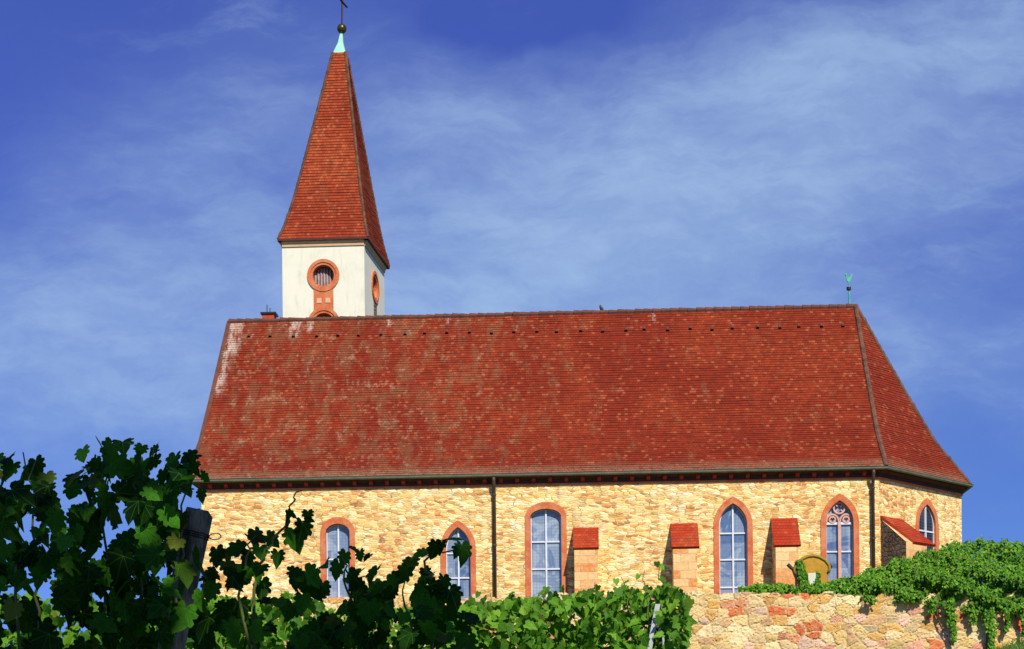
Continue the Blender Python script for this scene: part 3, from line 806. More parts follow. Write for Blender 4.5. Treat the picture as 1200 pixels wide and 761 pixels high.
tw.poly([(XB1, TB, ZTB), (XB0, TB, ZTB), (XB0, TB, zspr+.1), (XB1, TB, zspr+.1)]); tw.poly([(XB0, TB, ZTB), (TX0, TF, ZTB), (TX0, TF, zspr+.1), (XB0, TB, zspr+.1)])
tower = tw.build('tower', M['plaster'], church)
cn = MB(); sq = [Vector((TX0, TF, 0)), Vector((TX1, TF, 0)), Vector((XB1, TB, 0)), Vector((XB0, TB, 0)), Vector((TX0, TF, 0))]
for i in range(4):
    sweep(cn, sq[i:i+2], [(-.02, zspr-.34), (.05, zspr-.32), (.07, zspr-.2), (.13, zspr-.14), (.13, zspr-.02), (-.02, zspr-.02)])
cn.build('tower_cornice', M['cornice'], church)
def roundel(fr, sc, zc, lou=True):
    f2 = Frame(fr.P(sc, 0), fr.S)
    b = MB(); b.poly([f2.P(x, z, .42) for x, z in circle(RI+.08, zc)]); w = b.build('round_window', M['dark_void'], church)
    b = MB(); inn, out = circle(RI, zc), circle(RO, zc); mid = circle((RI+RO)/2-.02, zc)
    ring(b, f2, inn, mid, .0, .42, -.02, True); ring(b, f2, mid, out, .06, .0, -.06, True)
    b.build('window_surround', M['sandstone'], w)
    if lou:
        b = MB()
        for k in range(-3, 4):
            x = k*.135; hh = math.sqrt(max(.01, RI**2-x*x))-.02
            b.hexa([f2.P(x-.04, zc-hh, .26), f2.P(x+.04, zc-hh, .30), f2.P(x+.05, zc-hh, .32), f2.P(x-.03, zc-hh, .28),
                    f2.P(x-.04, zc+hh*.92, .26), f2.P(x+.04, zc+hh*.92, .30), f2.P(x+.05, zc+hh*.92, .32), f2.P(x-.03, zc+hh*.92, .28)])
        b.build('louvres', M['louvre'], w)
roundel(FT, sc1, zc1); roundel(FT, sc1, zc2, False); roundel(FTR, 0, zc1r, False)
b = MB(); pw = .45
b.hexa([FT.P(sc1-pw, zc2+RO*.80, -.03), FT.P(sc1+pw, zc2+RO*.80, -.03), FT.P(sc1+pw, zc2+RO*.80, .02), FT.P(sc1-pw, zc2+RO*.80, .02),
        FT.P(sc1-pw, zc1-RO*.80, -.03), FT.P(sc1+pw, zc1-RO*.80, -.03), FT.P(sc1+pw, zc1-RO*.80, .02), FT.P(sc1-pw, zc1-RO*.80, .02)])
pan = b.build('sandstone_panel', M['sandstone'], church)
zmid = (zc1+zc2)/2-.06
for sg in (-1, 1):
    b = MB(); b.hexa([FT.P(sc1+sg*.2-.12, zmid-.10, -.05), FT.P(sc1+sg*.2+.12, zmid-.10, -.05), FT.P(sc1+sg*.2+.12, zmid-.10, .0), FT.P(sc1+sg*.2-.12, zmid-.10, .0),
                           FT.P(sc1+sg*.2-.10, zmid+.12, -.05), FT.P(sc1+sg*.2+.10, zmid+.12, -.05), FT.P(sc1+sg*.2+.10, zmid+.12, .0), FT.P(sc1+sg*.2-.10, zmid+.12, .0)])
    b.build('pale_block', M['cornice'], pan)
b = MB(); b.hexa([FTR.P(-pw*.6, zc1-RO-2.2, -.03), FTR.P(pw*.6, zc1-RO-2.2, -.03), FTR.P(pw*.6, zc1-RO-2.2, .02), FTR.P(-pw*.6, zc1-RO-2.2, .02),
                  FTR.P(-pw*.6, zc1-RO*.9, -.03), FTR.P(pw*.6, zc1-RO*.9, -.03), FTR.P(pw*.6, zc1-RO*.9, .02), FTR.P(-pw*.6, zc1-RO*.9, .02)])
b.build('sandstone_panel', M['shade_grey_rubble'], church)
# spire
SB = [Vector((SX0, TY, zspr)), Vector((SX1, TY, zspr)), Vector((SX1+DX, TY+SD, zspr)), Vector((SX0+DX, TY+SD, zspr))]
cyS = TY+SD/2
topc = aty(398.6, 65, cyS); tr_ = 7.6/1900*cyS
ST = [topc+Vector((-tr_, -tr_, 0)), topc+Vector((tr_, -tr_, 0)), topc+Vector((tr_, tr_, 0)), topc+Vector((-tr_, tr_, 0))]
SPROF = [(0, 0), (.08, .125), (.2, .265), (.36, .42), (1, 1)]
def srail(bottom, top, h):
    for (a, b), (c, d) in zip(SPROF[:-1], SPROF[1:]):
        if h <= c: r = b+(d-b)*(h-a)/(c-a); break
    return Vector((bottom.x+(top.x-bottom.x)*r, bottom.y+(top.y-bottom.y)*r, bottom.z+(top.z-bottom.z)*h))
hss = [i/66 for i in range(67)]
sp = MB()
for i in range(4): facet(sp, SB[i], SB[(i+1) % 4], ST[i], ST[(i+1) % 4], hss, railf=srail, seg=.5, lip=.034, rnd=random.Random(11+i))
sp.poly([p+Vector((0, 0, -.01)) for p in SB][::-1])
spire = sp.build('spire', M['spire_tiles'], church)
for i in range(4):
    cap_tiles('hip_tiles', lambda t, i=i: srail(SB[i], ST[i], 1-t), 30, .06, .085, M['hip'], spire, rr)
sq2 = SB+[SB[0]]; b = MB()
for i in range(4): sweep(b, [Vector((p.x, p.y, 0)) for p in sq2[i:i+2]], [(-.16, zspr-.09), (.03, zspr-.09), (.03, zspr+.02), (-.16, zspr+.02)])
b.build('eave_board', M['eave_wood'], spire)
b = MB(); tipc = aty(400.2, 39, cyS); n = 4
lo = [topc+Vector((sx*tr_*1.0, sy*tr_*1.0, -.02)) for sx, sy in ((-1, -1), (1, -1), (1, 1), (-1, 1))]
mid = [topc.lerp(tipc, .5)+Vector((sx*tr_*.42, sy*tr_*.42, 0)) for sx, sy in ((-1, -1), (1, -1), (1, 1), (-1, 1))]
hi = [tipc+Vector((sx*.05, sy*.05, 0)) for sx, sy in ((-1, -1), (1, -1), (1, 1), (-1, 1))]
for i in range(4):
    j = (i+1) % 4; b.poly([lo[i], lo[j], mid[j], mid[i]]); b.poly([mid[i], mid[j], hi[j], hi[i]])
b.poly(hi); b.build('copper_cap', M['copper'], spire)
bc = aty(400.6, 34, cyS); b = MB(); b.sphere(bc, 5.6/1900*cyS, 18, 12); b.build('ball', M['ball'], spire, smooth=True)
b = MB(); top = aty(401.2, -12, cyS); am = aty(401.6, 3, cyS)
b.tube([bc, top], .038, 8); b.tube([am+Vector((-.12, -.50, 0)), am+Vector((.12, .50, 0))], .045, 8)
b.build('cross', M['rust'], spire)

# weathercock on the ridge end
pb = aty(996, 360, YR); pt = aty(994.6, 336, YR); b = MB()
b.tube([pb+Vector((0, 0, -.2)), pt], [.045, .03], 8); wc = b.build('weathercock', M['patina'], church)
b = MB(); b.tube([pt+Vector((0, 0, -.14)), pt+Vector((0, 0, -.03))], .095, 10); b.build('collar', M['dark_iron'], wc)
k = 1/31.0*1.05; bc0 = aty(994.3, 328, YR)
cock = [(-3.6, 7.0), (-2.6, 7.6), (-1.8, 6.2), (-1.6, 3.2), (0.2, 2.2), (1.6, 3.4), (2.4, 6.0), (3.8, 7.0), (4.4, 5.4), (3.6, 2.0), (2.2, -1.2), (.6, -3.0), (.5, -5.5), (-.3, -5.5), (-.3, -3.0), (-1.8, -1.6), (-2.8, 1.0), (-2.9, 4.8), (-3.9, 5.6)]
b = MB(); fr0 = [bc0+Vector((x*k, -.035, z*k)) for x, z in cock[::-1]]; bk0 = [bc0+Vector((x*k, .035, z*k)) for x, z in cock[::-1]]
loops = [Vector((x, z, 0)) for x, z in cock]
for t in tessellate_polygon([loops]):
    b.poly([bc0+Vector((loops[i].x*k, -.035, loops[i].y*k)) for i in t]); b.poly([bc0+Vector((loops[i].x*k, .035, loops[i].y*k)) for i in t][::-1])
for i in range(len(fr0)): j = (i+1) % len(fr0); b.poly([fr0[j], fr0[i], bk0[i], bk0[j]])
b.build('rooster', M['patina'], wc)

# bird on the ridge: body, head, tail, beak as one small continuous figure
bp = aty(705.5, 366.6, YR-.02); b = MB()
b.tube([bp+Vector((.10, 0, .02)), bp+Vector((.03, 0, .08)), bp+Vector((-.01, 0, .15)), bp+Vector((-.05, 0, .21)), bp+Vector((-.065, 0, .255)), bp+Vector((-.075, 0, .285)), bp+Vector((-.115, 0, .28))], [.018, .045, .075, .06, .045, .04, .006], 10)
bm_bird = mat_simple('dark_feathers', (.02, .025, .04), (.035, .045, .07), 30, .6)
tag(b.build('bird', bm_bird, None, smooth=True), 'small dark bird perched on the ridge of the red roof', 'bird')

# ------------------------------------------------------------------ retaining wall of mixed stones (real relief)
def ret_wall():
    rng = np.random.default_rng(4)
    X0, X1, Z0 = -13.0, 24.0, 4.0; st = .038
    nx = int((X1-X0)/st)+1; nz = 62
    sw, sh = .37, .25
    gx, gz = int((X1-X0)/sw)+4, int(3.2/sh)+6
    I, J = np.meshgrid(np.arange(gx), np.arange(gz), indexing='ij')
    px = X0-sw+ (I+.5*(J % 2)+rng.uniform(-.36, .36, I.shape))*sw
    pz = Z0-.4+(J+rng.uniform(-.33, .33, J.shape))*sh
    big = rng.uniform(.65, 1.45, I.shape)
    px, pz, big = px.ravel(), pz.ravel(), big.ravel()
    xs = X0+np.arange(nx)*st
    # top outline: one height per top stone
    k = np.floor((xs+.15*np.sin(xs*2.1))/.45).astype(int); hk = rng.uniform(-.07, .06, 400)
    ztop = 6.37-.0155*np.clip(xs-2.6, 0, 30)+hk[k % 400]
    fx = ((xs+.15*np.sin(xs*2.1))/.45) % 1; ztop -= .05*np.clip(np.abs(fx-.5)*2-.72, 0, 1)/.28
    X = np.repeat(xs[:, None], nz, 1); T = np.linspace(0, 1, nz)[None, :]
    Z = Z0+T*(ztop[:, None]-Z0)
    d1 = np.full(X.shape, 9.); d2 = np.full(X.shape, 9.); idx = np.zeros(X.shape, int)
    ci = np.floor((X-X0+sw)/sw).astype(int); cj = np.floor((Z-Z0+.4)/sh+.5).astype(int)
    for di in range(-2, 3):
        for dj in range(-2, 3):
            ii, jj = np.clip(ci+di, 0, gx-1), np.clip(cj+dj, 0, gz-1); s_ = ii*gz+jj
            d = np.sqrt(((X-px[s_])/sw)**2+((Z-pz[s_])/sh)**2)/big[s_]
            m = d < d1
            d2 = np.where(m, d1, np.where((d < d2) & (s_ != idx), d, d2)); idx = np.where(m, s_, idx); d1 = np.where(m, d, d1)
    e = np.clip((d2-d1)/.13, 0, 1); e = e*e*(3-2*e)
    relief = .020*e+(rng.uniform(0, .020, gx*gz))[idx]*e+rng.normal(0, .007, X.shape)+.007*np.sin(X*9+np.sin(Z*13)*2)*np.sin(Z*11+X*5)*e
    Y = 45.0-relief
    pal = np.array([(.66, .47, .20), (.58, .40, .14), (.70, .55, .29), (.60, .33, .08), (.63, .45, .22), (.52, .30, .14), (.54, .20, .10), (.64, .29, .19), (.56, .12, .035), (.40, .31, .17), (.67, .43, .31)])
    w = np.array([.17, .14, .13, .11, .10, .07, .06, .08, .04, .04, .06])
    cid = rng.choice(len(pal), gx*gz, p=w/w.sum()); br = rng.uniform(.80, 1.12, gx*gz)
    C = pal[cid][idx]*br[idx][..., None]
    C = C*(e[..., None])+np.array((.60, .45, .22))*(1-e[..., None])
    v = np.stack([X, Y, Z], -1).reshape(-1, 3); col = np.concatenate([C.reshape(-1, 3), np.ones((v.shape[0], 1))], 1)
    f = []
    for i in range(nx-1):
        a = i*nz
        for j in range(nz-1): f.append((a+j, a+nz+j, a+nz+j+1, a+j+1))
    # top, rounded back, and rear face
    b0 = v.shape[0]
    rows = [np.stack([xs, 45.0-.02+0*xs+.10, ztop+.02*np.sin(xs*5)+.015], -1), np.stack([xs, 45.45+0*xs, ztop-.03], -1), np.stack([xs, 45.5+0*xs, ztop*0+4.0], -1)]
    ctop = np.array([(.56, .45, .26, 1)])
    tops = C[:, -1, :]
    for r_ in rows: v = np.concatenate([v, r_]); col = np.concatenate([col, np.concatenate([tops*.9, np.ones((nx, 1))], 1)])
    for i in range(nx-1):
        f.append((i*nz+nz-1, (i+1)*nz+nz-1, b0+i+1, b0+i)); f.append((b0+i, b0+i+1, b0+nx+i+1, b0+nx+i)); f.append((b0+nx+i, b0+nx+i+1, b0+2*nx+i+1, b0+2*nx+i))
    me = bpy.data.meshes.new('retaining_wall'); me.from_pydata(v.tolist(), [], f)
    at = me.color_attributes.new('stone', 'FLOAT_COLOR', 'POINT'); at.data.foreach_set('color', col.astype(np.float32).ravel())
    m, g, p, o_ = new_mat('mixed_field_stone'); vv = objn(g)
    a = g.n.new('ShaderNodeAttribute'); a.attribute_name = 'stone'
    f1 = g.noise(vv, 9, 6, .7)[0]; f2 = g.noise(vv, 1.1, 4, .6)[0]; f3 = g.noise(vv, 34, 4, .7)[0]
    c = g.mix(g.math('MULTIPLY', g.maprange(f1, .40, .75), .55), a.outputs['Color'], (.64, .48, .23))
    c = g.mix(g.math('MULTIPLY', g.maprange(f3, .52, .8), .5), c, (.22, .15, .08))
    c = g.mix(g.math('MULTIPLY', g.maprange(f2, .55, .75), .5), c, (.24, .22, .11))
    g.set(p.inputs['Base Color'], c); p.inputs['Roughness'].default_value = .92; bump(g, p, g.math('ADD', f1, g.math('MULTIPLY', f3, .5)), .6, .03)
    me.materials.append(m); ob = bpy.data.objects.new('retaining_wall', me); COL.objects.link(ob)
    tag(ob, 'churchyard retaining wall of rough yellow, pink and red field stones', 'stone wall')
    # return wall towards the church's west end
    mb = MB(); mb.box((-13.5, 45.0, 3.6), (-13.0, 88, 6.35)); mb.build('side_wall', M['stone'], ob)
    return ob
ret_wall()

# ------------------------------------------------------------------ leaves
LOBES = [(-.16, .10), (-.22, .26), (-.10, .40), (.03, .36), (.10, .52), (.24, .50), (.30, .36), (.44, .50), (.60, .46), (.58, .32), (.72, .28), (.84, .16), (1.0, 0)]
def leaf_template(simple=False):
    half = LOBES if not simple else [(-.15, .22), (.08, .48), (.28, .36), (.52, .44), (.66, .26), (1.0, 0)]
    ol = [(0, 0)]+half+[(x, -y) for x, y in half[-2::-1]]
    pts = [(.26, 0)]+ol; f = []
    n = len(ol)
    for i in range(n): f.append((0, 1+i, 1+(i+1) % n))
    v = np.array([(x, y, 0) for x, y in pts], float)
    v[:, 2] = .30*np.abs(v[:, 1])-.28*v[:, 0]**2-.25*v[:, 1]**2
    v[0, 2] = -.03
    return v, np.array(f)
def ivy_template():
    ol = [(0, 0), (.05, .40), (.35, .34), (.62, .42), (1, 0), (.62, -.42), (.35, -.34), (.05, -.40)]
    v = np.array([(.35, 0, 0)]+[(x, y, .2*abs(y)-.15*x*x) for x, y in ol]); f = [(0, 1+i, 1+(i+1) % 8) for i in range(8)]
    return v, np.array(f)
def leaves(name, mat, parent, pos, nrm, tip, size, rng, tmpl, kind=None):
    """one mesh of leaves: positions, facing and tip directions, lengths"""
    V, Fc = tmpl; pos, nrm, tip = np.array(pos), np.array(nrm, float), np.array(tip, float); n = len(pos); size = np.array(size)
    nrm /= np.linalg.norm(nrm, axis=1)[:, None]+1e-9
    tip = tip-nrm*(tip*nrm).sum(1)[:, None]; tip /= np.linalg.norm(tip, axis=1)[:, None]+1e-9
    sd = np.cross(nrm, tip)
    curl = rng.uniform(.2, 2.4, n); asp = rng.uniform(.85, 1.12, n)
    off = np.array(wloc(parent)) if parent is not None else np.zeros(3)
    P = pos[:, None, :]-off+size[:, None, None]*(V[None, :, 0, None]*tip[:, None, :]+V[None, :, 1, None]*asp[:, None, None]*sd[:, None, :]+(V[None, :, 2, None]*curl[:, None, None])*nrm[:, None, :])
    k = V.shape[0]
    Fa = (Fc[None, :, :]+(np.arange(n)*k)[:, None, None]).reshape(-1, 3)
    me = bpy.data.meshes.new(name); me.from_pydata(P.reshape(-1, 3).tolist(), [], Fa.tolist())
    t = np.concatenate([rng.uniform(0, 1, (n, 3)), np.ones((n, 1))], 1)
    at = me.color_attributes.new('tint', 'FLOAT_COLOR', 'POINT'); at.data.foreach_set('color', np.repeat(t, k, 0).astype(np.float32).ravel())
    lu = me.attributes.new('leaf_xy', 'FLOAT_VECTOR', 'POINT'); lu.data.foreach_set('vector', np.tile(np.concatenate([V[:, :2], np.zeros((k, 1))], 1), (n, 1)).astype(np.float32).ravel())
    me.polygons.foreach_set('use_smooth', [True]*len(me.polygons))
    me.materials.append(mat); o = bpy.data.objects.new(name, me); COL.objects.link(o)
    if parent is not None: o.parent = parent
    return o
T_BIG, T_SMALL, T_IVY = leaf_template(), leaf_template(True), ivy_template()

def in_poly(x, y, poly):
    c = False; j = len(poly)-1
    for i in range(len(poly)):
        xi, yi = poly[i]; xj, yj = poly[j]
        if (yi > y) != (yj > y) and x < (xj-xi)*(y-yi)/(yj-yi)+xi: c = not c
        j = i
    return c

def vine(label, group, u0, y0, polys, singles, shoots, seed, mat='vine_leaf', keep=None, size=(.056, .104), dy=.45, tmpl=None, name='grape_vine'):
    """one vine: trunk from the ground at picture column u0 and distance y0; foliage filling the hedge outline; long shoots"""
    rng = np.random.default_rng(seed); rn = random.Random(seed)
    bx = aty(u0, 900, y0).x; gz = slope(bx, y0)
    root = empty(name, (bx, y0, gz), label, 'vine', group)
    pos, nr, tp, sz = [], [], [], []
    def add(p, s_, face=None):
        side = rn.choice((-1, 1, -1))
        n = Vector((rn.gauss(0, .55), side*abs(rn.gauss(.75, .35)), rn.gauss(.55, .45))) if face is None else Vector(face)
        t = Vector((rn.gauss(0, .6), rn.gauss(-.1, .3), rn.gauss(-.9, .35)))
        pos.append(p-t.normalized()*s_*.4); nr.append(n); tp.append(t); sz.append(s_)
    for poly, cnt in polys:
        us, vs = [p[0] for p in poly], [p[1] for p in poly]; k = 0
        while k < cnt:
            u, v = rn.uniform(min(us), max(us)), rn.uniform(min(vs), max(vs))
            if not in_poly(u, v, poly): continue
            if mat == 'vine_leaf':       # shoots leave gaps between them
                h = math.sin(u*.085+seed*1.7+1.5*math.sin(v*.05))+math.sin(v*.093+u*.04+seed)+.6*math.sin(u*.21-v*.17)
                if h < -.75 and rn.random() < .93: continue
                if v > 692 and (18 < u < 128 or 243 < u < 335) and rn.random() < .55: continue
            k += 1; yy = y0+rn.uniform(-dy, dy)
            if keep and in_poly(u, v, keep) and rn.random() < .93: yy = y0+abs(yy-y0)*.5+.14
            add(aty(u, v, yy), rn.uniform(*size))
    for q in singles: add(aty(q[0], q[1], y0+rn.uniform(-.12, .12)+(q[3] if len(q) > 3 else 0)), q[2]*sum(size)/2)
    leaves('foliage', M[mat], root, pos, nr, tp, sz, rng, tmpl or T_BIG)
    tk = MB(); h = .75
    tk.tube([(bx, y0, gz-.1), (bx+.04, y0, gz+h*.35), (bx-.03, y0+.03, gz+h*.7), (bx+.02, y0, gz+h)], [.05, .042, .036, .032], 8)
    tk.build('trunk', M['bark'], root, smooth=True, autouv=False)
    if shoots:
        sh = MB()
        for pl in shoots:
            P = [aty(u, v, y0) for u, v in pl]
            P = [Vector((bx+.02, y0, gz+h-.02))]+P if P[0].z > gz+h+.1 else P
            Q = []
            for a, b in zip(P[:-1], P[1:]):
                for t in (0, .25, .5, .75): Q.append(a.lerp(b, t)+Vector((rn.uniform(-.009, .009)+.016*math.sin(t*3.1)*rn.choice((-1, 1)), rn.uniform(-.03, .03), rn.uniform(-.012, .012))))
            Q.append(P[-1]); r0 = .0085*(y0/6)**.3
            sh.tube(Q, [r0*(1-.7*i/(len(Q)-1)) for i in range(len(Q))], 6)
        sh.build('shoots', M['shoot'], root, smooth=True, autouv=False)
    return root

GN = 'shaded grape vines close to the camera'
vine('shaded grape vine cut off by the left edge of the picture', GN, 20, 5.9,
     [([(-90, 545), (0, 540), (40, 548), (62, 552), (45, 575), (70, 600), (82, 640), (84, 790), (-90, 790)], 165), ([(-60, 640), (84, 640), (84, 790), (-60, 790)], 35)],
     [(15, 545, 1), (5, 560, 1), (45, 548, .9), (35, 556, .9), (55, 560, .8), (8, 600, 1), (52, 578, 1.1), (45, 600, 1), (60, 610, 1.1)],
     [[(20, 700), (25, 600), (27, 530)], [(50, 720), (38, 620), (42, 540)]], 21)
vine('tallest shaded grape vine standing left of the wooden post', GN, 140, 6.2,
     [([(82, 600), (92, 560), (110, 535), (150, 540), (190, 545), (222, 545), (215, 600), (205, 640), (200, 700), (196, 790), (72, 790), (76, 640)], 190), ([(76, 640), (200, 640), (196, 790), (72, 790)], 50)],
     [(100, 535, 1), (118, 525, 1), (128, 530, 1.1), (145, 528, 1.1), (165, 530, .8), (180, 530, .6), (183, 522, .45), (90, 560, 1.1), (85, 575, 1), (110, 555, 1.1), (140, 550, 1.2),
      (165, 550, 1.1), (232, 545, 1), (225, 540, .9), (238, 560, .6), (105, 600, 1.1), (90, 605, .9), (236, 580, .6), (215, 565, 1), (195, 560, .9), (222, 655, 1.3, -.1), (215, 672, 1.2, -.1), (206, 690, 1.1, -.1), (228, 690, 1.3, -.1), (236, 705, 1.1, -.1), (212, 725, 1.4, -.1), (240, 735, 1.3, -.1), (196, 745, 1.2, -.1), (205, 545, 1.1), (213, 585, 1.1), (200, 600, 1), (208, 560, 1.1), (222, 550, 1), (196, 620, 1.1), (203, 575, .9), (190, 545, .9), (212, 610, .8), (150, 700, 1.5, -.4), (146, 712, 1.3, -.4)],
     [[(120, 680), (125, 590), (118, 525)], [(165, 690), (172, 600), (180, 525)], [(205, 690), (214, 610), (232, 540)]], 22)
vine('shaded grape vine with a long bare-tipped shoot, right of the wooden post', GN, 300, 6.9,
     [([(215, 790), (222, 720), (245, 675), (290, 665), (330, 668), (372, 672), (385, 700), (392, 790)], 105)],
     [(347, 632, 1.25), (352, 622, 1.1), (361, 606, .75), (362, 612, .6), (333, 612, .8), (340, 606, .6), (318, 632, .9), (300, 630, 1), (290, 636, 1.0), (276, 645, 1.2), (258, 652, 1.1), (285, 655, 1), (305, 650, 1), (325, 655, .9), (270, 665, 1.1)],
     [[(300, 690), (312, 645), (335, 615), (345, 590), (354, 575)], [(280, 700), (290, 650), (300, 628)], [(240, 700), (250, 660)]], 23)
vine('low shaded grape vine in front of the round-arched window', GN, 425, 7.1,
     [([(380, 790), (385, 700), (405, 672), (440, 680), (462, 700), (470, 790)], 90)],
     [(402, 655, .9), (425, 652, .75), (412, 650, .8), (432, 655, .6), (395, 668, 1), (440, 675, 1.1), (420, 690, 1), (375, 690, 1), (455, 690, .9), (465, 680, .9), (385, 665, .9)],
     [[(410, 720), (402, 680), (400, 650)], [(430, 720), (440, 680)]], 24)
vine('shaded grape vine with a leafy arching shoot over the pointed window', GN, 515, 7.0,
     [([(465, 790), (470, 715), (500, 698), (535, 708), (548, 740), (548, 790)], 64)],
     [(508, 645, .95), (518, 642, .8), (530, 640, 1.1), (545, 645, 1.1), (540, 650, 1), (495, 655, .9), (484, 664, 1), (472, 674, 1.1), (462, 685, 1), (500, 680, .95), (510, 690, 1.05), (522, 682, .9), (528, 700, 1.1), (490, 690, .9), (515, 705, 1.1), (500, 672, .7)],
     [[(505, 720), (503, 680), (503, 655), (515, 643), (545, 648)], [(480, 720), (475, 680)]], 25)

GM = 'sunlit grape vines in the row further up the slope'
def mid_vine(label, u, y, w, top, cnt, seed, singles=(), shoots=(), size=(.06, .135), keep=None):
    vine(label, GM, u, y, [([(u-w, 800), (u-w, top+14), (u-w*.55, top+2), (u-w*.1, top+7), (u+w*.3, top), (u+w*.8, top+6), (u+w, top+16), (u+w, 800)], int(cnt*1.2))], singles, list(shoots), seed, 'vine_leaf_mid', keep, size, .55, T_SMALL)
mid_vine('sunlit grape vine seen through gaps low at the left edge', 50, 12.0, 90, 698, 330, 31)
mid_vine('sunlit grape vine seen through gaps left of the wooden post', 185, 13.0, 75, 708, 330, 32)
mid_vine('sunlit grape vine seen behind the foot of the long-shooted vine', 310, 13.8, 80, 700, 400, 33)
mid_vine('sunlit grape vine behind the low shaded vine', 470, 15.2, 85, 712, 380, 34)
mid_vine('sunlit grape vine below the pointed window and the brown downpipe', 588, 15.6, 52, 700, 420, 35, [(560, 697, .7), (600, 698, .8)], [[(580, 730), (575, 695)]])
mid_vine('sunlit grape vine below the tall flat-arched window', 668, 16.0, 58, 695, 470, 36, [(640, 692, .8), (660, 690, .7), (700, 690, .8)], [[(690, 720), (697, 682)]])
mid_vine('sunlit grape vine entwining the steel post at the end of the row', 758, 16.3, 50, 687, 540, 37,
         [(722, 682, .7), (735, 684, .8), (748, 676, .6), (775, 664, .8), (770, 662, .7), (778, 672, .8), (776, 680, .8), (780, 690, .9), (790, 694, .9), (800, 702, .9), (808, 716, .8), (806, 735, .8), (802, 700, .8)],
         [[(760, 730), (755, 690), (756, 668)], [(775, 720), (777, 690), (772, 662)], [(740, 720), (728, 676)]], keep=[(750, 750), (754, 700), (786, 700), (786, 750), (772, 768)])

# ------------------------------------------------------------------ posts
PY = 6.35
pt = aty(233, 603, PY); pbm = aty(196, 790, PY); dirp = (pbm-pt).normalized(); gzp = slope(pbm.x, PY)-.25
pb2 = pt+dirp*((pt.z-gzp)/-dirp.z); rp = 15.8/1900*PY
m, g, p, o_ = new_mat('weathered_post_wood'); vv = objn(g)
f = g.noise(g.mapping(vv, (22, 22, 2.2)), 1, 6, .7)[0]; f2 = g.noise(vv, 9, 5, .7)[0]
c = g.mix(g.maprange(f, .35, .7), (.085, .062, .036), (.42, .34, .22)); c = g.mix(g.math('MULTIPLY', g.maprange(f2, .5, .7), .7), c, (.05, .055, .025))
g.set(p.inputs['Base Color'], c); p.inputs['Roughness'].default_value = .9; bump(g, p, f, .9, .02)
M['post'] = m
root = empty('wooden_post', (pb2.x, pb2.y, gzp+.25), 'weathered round wooden vineyard post with a wire loop near its top', 'post')
N = 14; P = [pt+(pb2-pt)*(i/N) for i in range(N+1)]; rn = random.Random(2)
ax0 = (pb2-pt).normalized(); a1 = ax0.orthogonal().normalized(); a2 = ax0.cross(a1); NS = 40; mb = MB(); rows = []
gro = [rn.uniform(-.05, .05)+(-.10 if rn.random() < .18 else 0) for _ in range(NS)]
for i in range(-1, 29):
    t_ = max(0, i)/28; c0 = pt+(pb2-pt)*t_+a1*.004*math.sin(t_*9)
    rows.append([c0+(a1*math.cos(2*math.pi*k/NS)+a2*math.sin(2*math.pi*k/NS))*rp*((.84 if i < 0 else 1)+gro[(k+int(1.2*math.sin(t_*5))) % NS]+.03*math.sin(k*.9+t_*14)+rn.uniform(-.015, .015))+(Vector((0, 0, .014+.006*math.sin(k))) if i < 0 else Vector((0, 0, 0))) for k in range(NS)])
for i in range(len(rows)-1):
    for k in range(NS): j = (k+1) % NS; mb.poly([rows[i][k], rows[i][j], rows[i+1][j], rows[i+1][k]][::-1])
mb.poly(rows[0]); mb.build('shaft', M['post'], root, autouv=False)
mb = MB(); wp = aty(226, 627, PY)
ax = (pb2-pt).normalized(); e1 = ax.orthogonal().normalized(); e2 = ax.cross(e1); cpt = pt+ax*((wp-pt).dot(ax))
for k in range(3):
    cc = cpt+ax*(k*.009-.01); mb.tube([cc+(e1*math.cos(t)+e2*math.sin(t))*(rp*1.05) for t in [2*math.pi*i/20 for i in range(21)]], .0028, 5, False)
lp = aty(252, 629, PY)
mb.tube([lp+Vector((.024*math.cos(t), .005*math.sin(t), .013*math.sin(t))) for t in [2*math.pi*i/16 for i in range(17)]], .0022, 5, False)
mb.build('wire_loop', M['dark_iron'], root, autouv=False)

PY2 = 16.15
a, b_ = aty(771, 708, PY2), aty(764, 745, PY2); d_ = (b_-a).normalized(); gz2 = slope(a.x, PY2)-.3
e_ = a+d_*((a.z-gz2)/-d_.z); mb = MB(); s_ = .034
def chan(mb, A, B, w, dpt, th):
    X = Vector((1, 0, 0)); Y = Vector((0, 1, 0))
    for o, sx, sy in ((Vector((0, 0, 0)), w, th), (X*(-w+th), th, dpt), (X*(w-th), th, dpt)):
        oy = Y*(dpt-th) if sx < w else Vector((0, 0, 0))
        mb.hexa([B+o+oy+X*-sx+Y*-sy, B+o+oy+X*sx+Y*-sy, B+o+oy+X*sx+Y*sy, B+o+oy+X*-sx+Y*sy, A+o+oy+X*-sx+Y*-sy, A+o+oy+X*sx+Y*-sy, A+o+oy+X*sx+Y*sy, A+o+oy+X*-sx+Y*sy])
chan(mb, a, e_, s_, .025, .004)
root = empty('steel_post', (e_.x, e_.y, gz2+.3), 'leaning pale galvanised steel vineyard post among sunlit vine leaves', 'post')
mb.build('shaft', M['steel'], root, autouv=False)
mb = MB(); mb.tube([aty(772, 738, PY2-.1), aty(777, 745, PY2-.1), aty(778, 765, PY2-.1)], .012, 6)
mb.build('wire_clip', M['steel'], root, autouv=False)

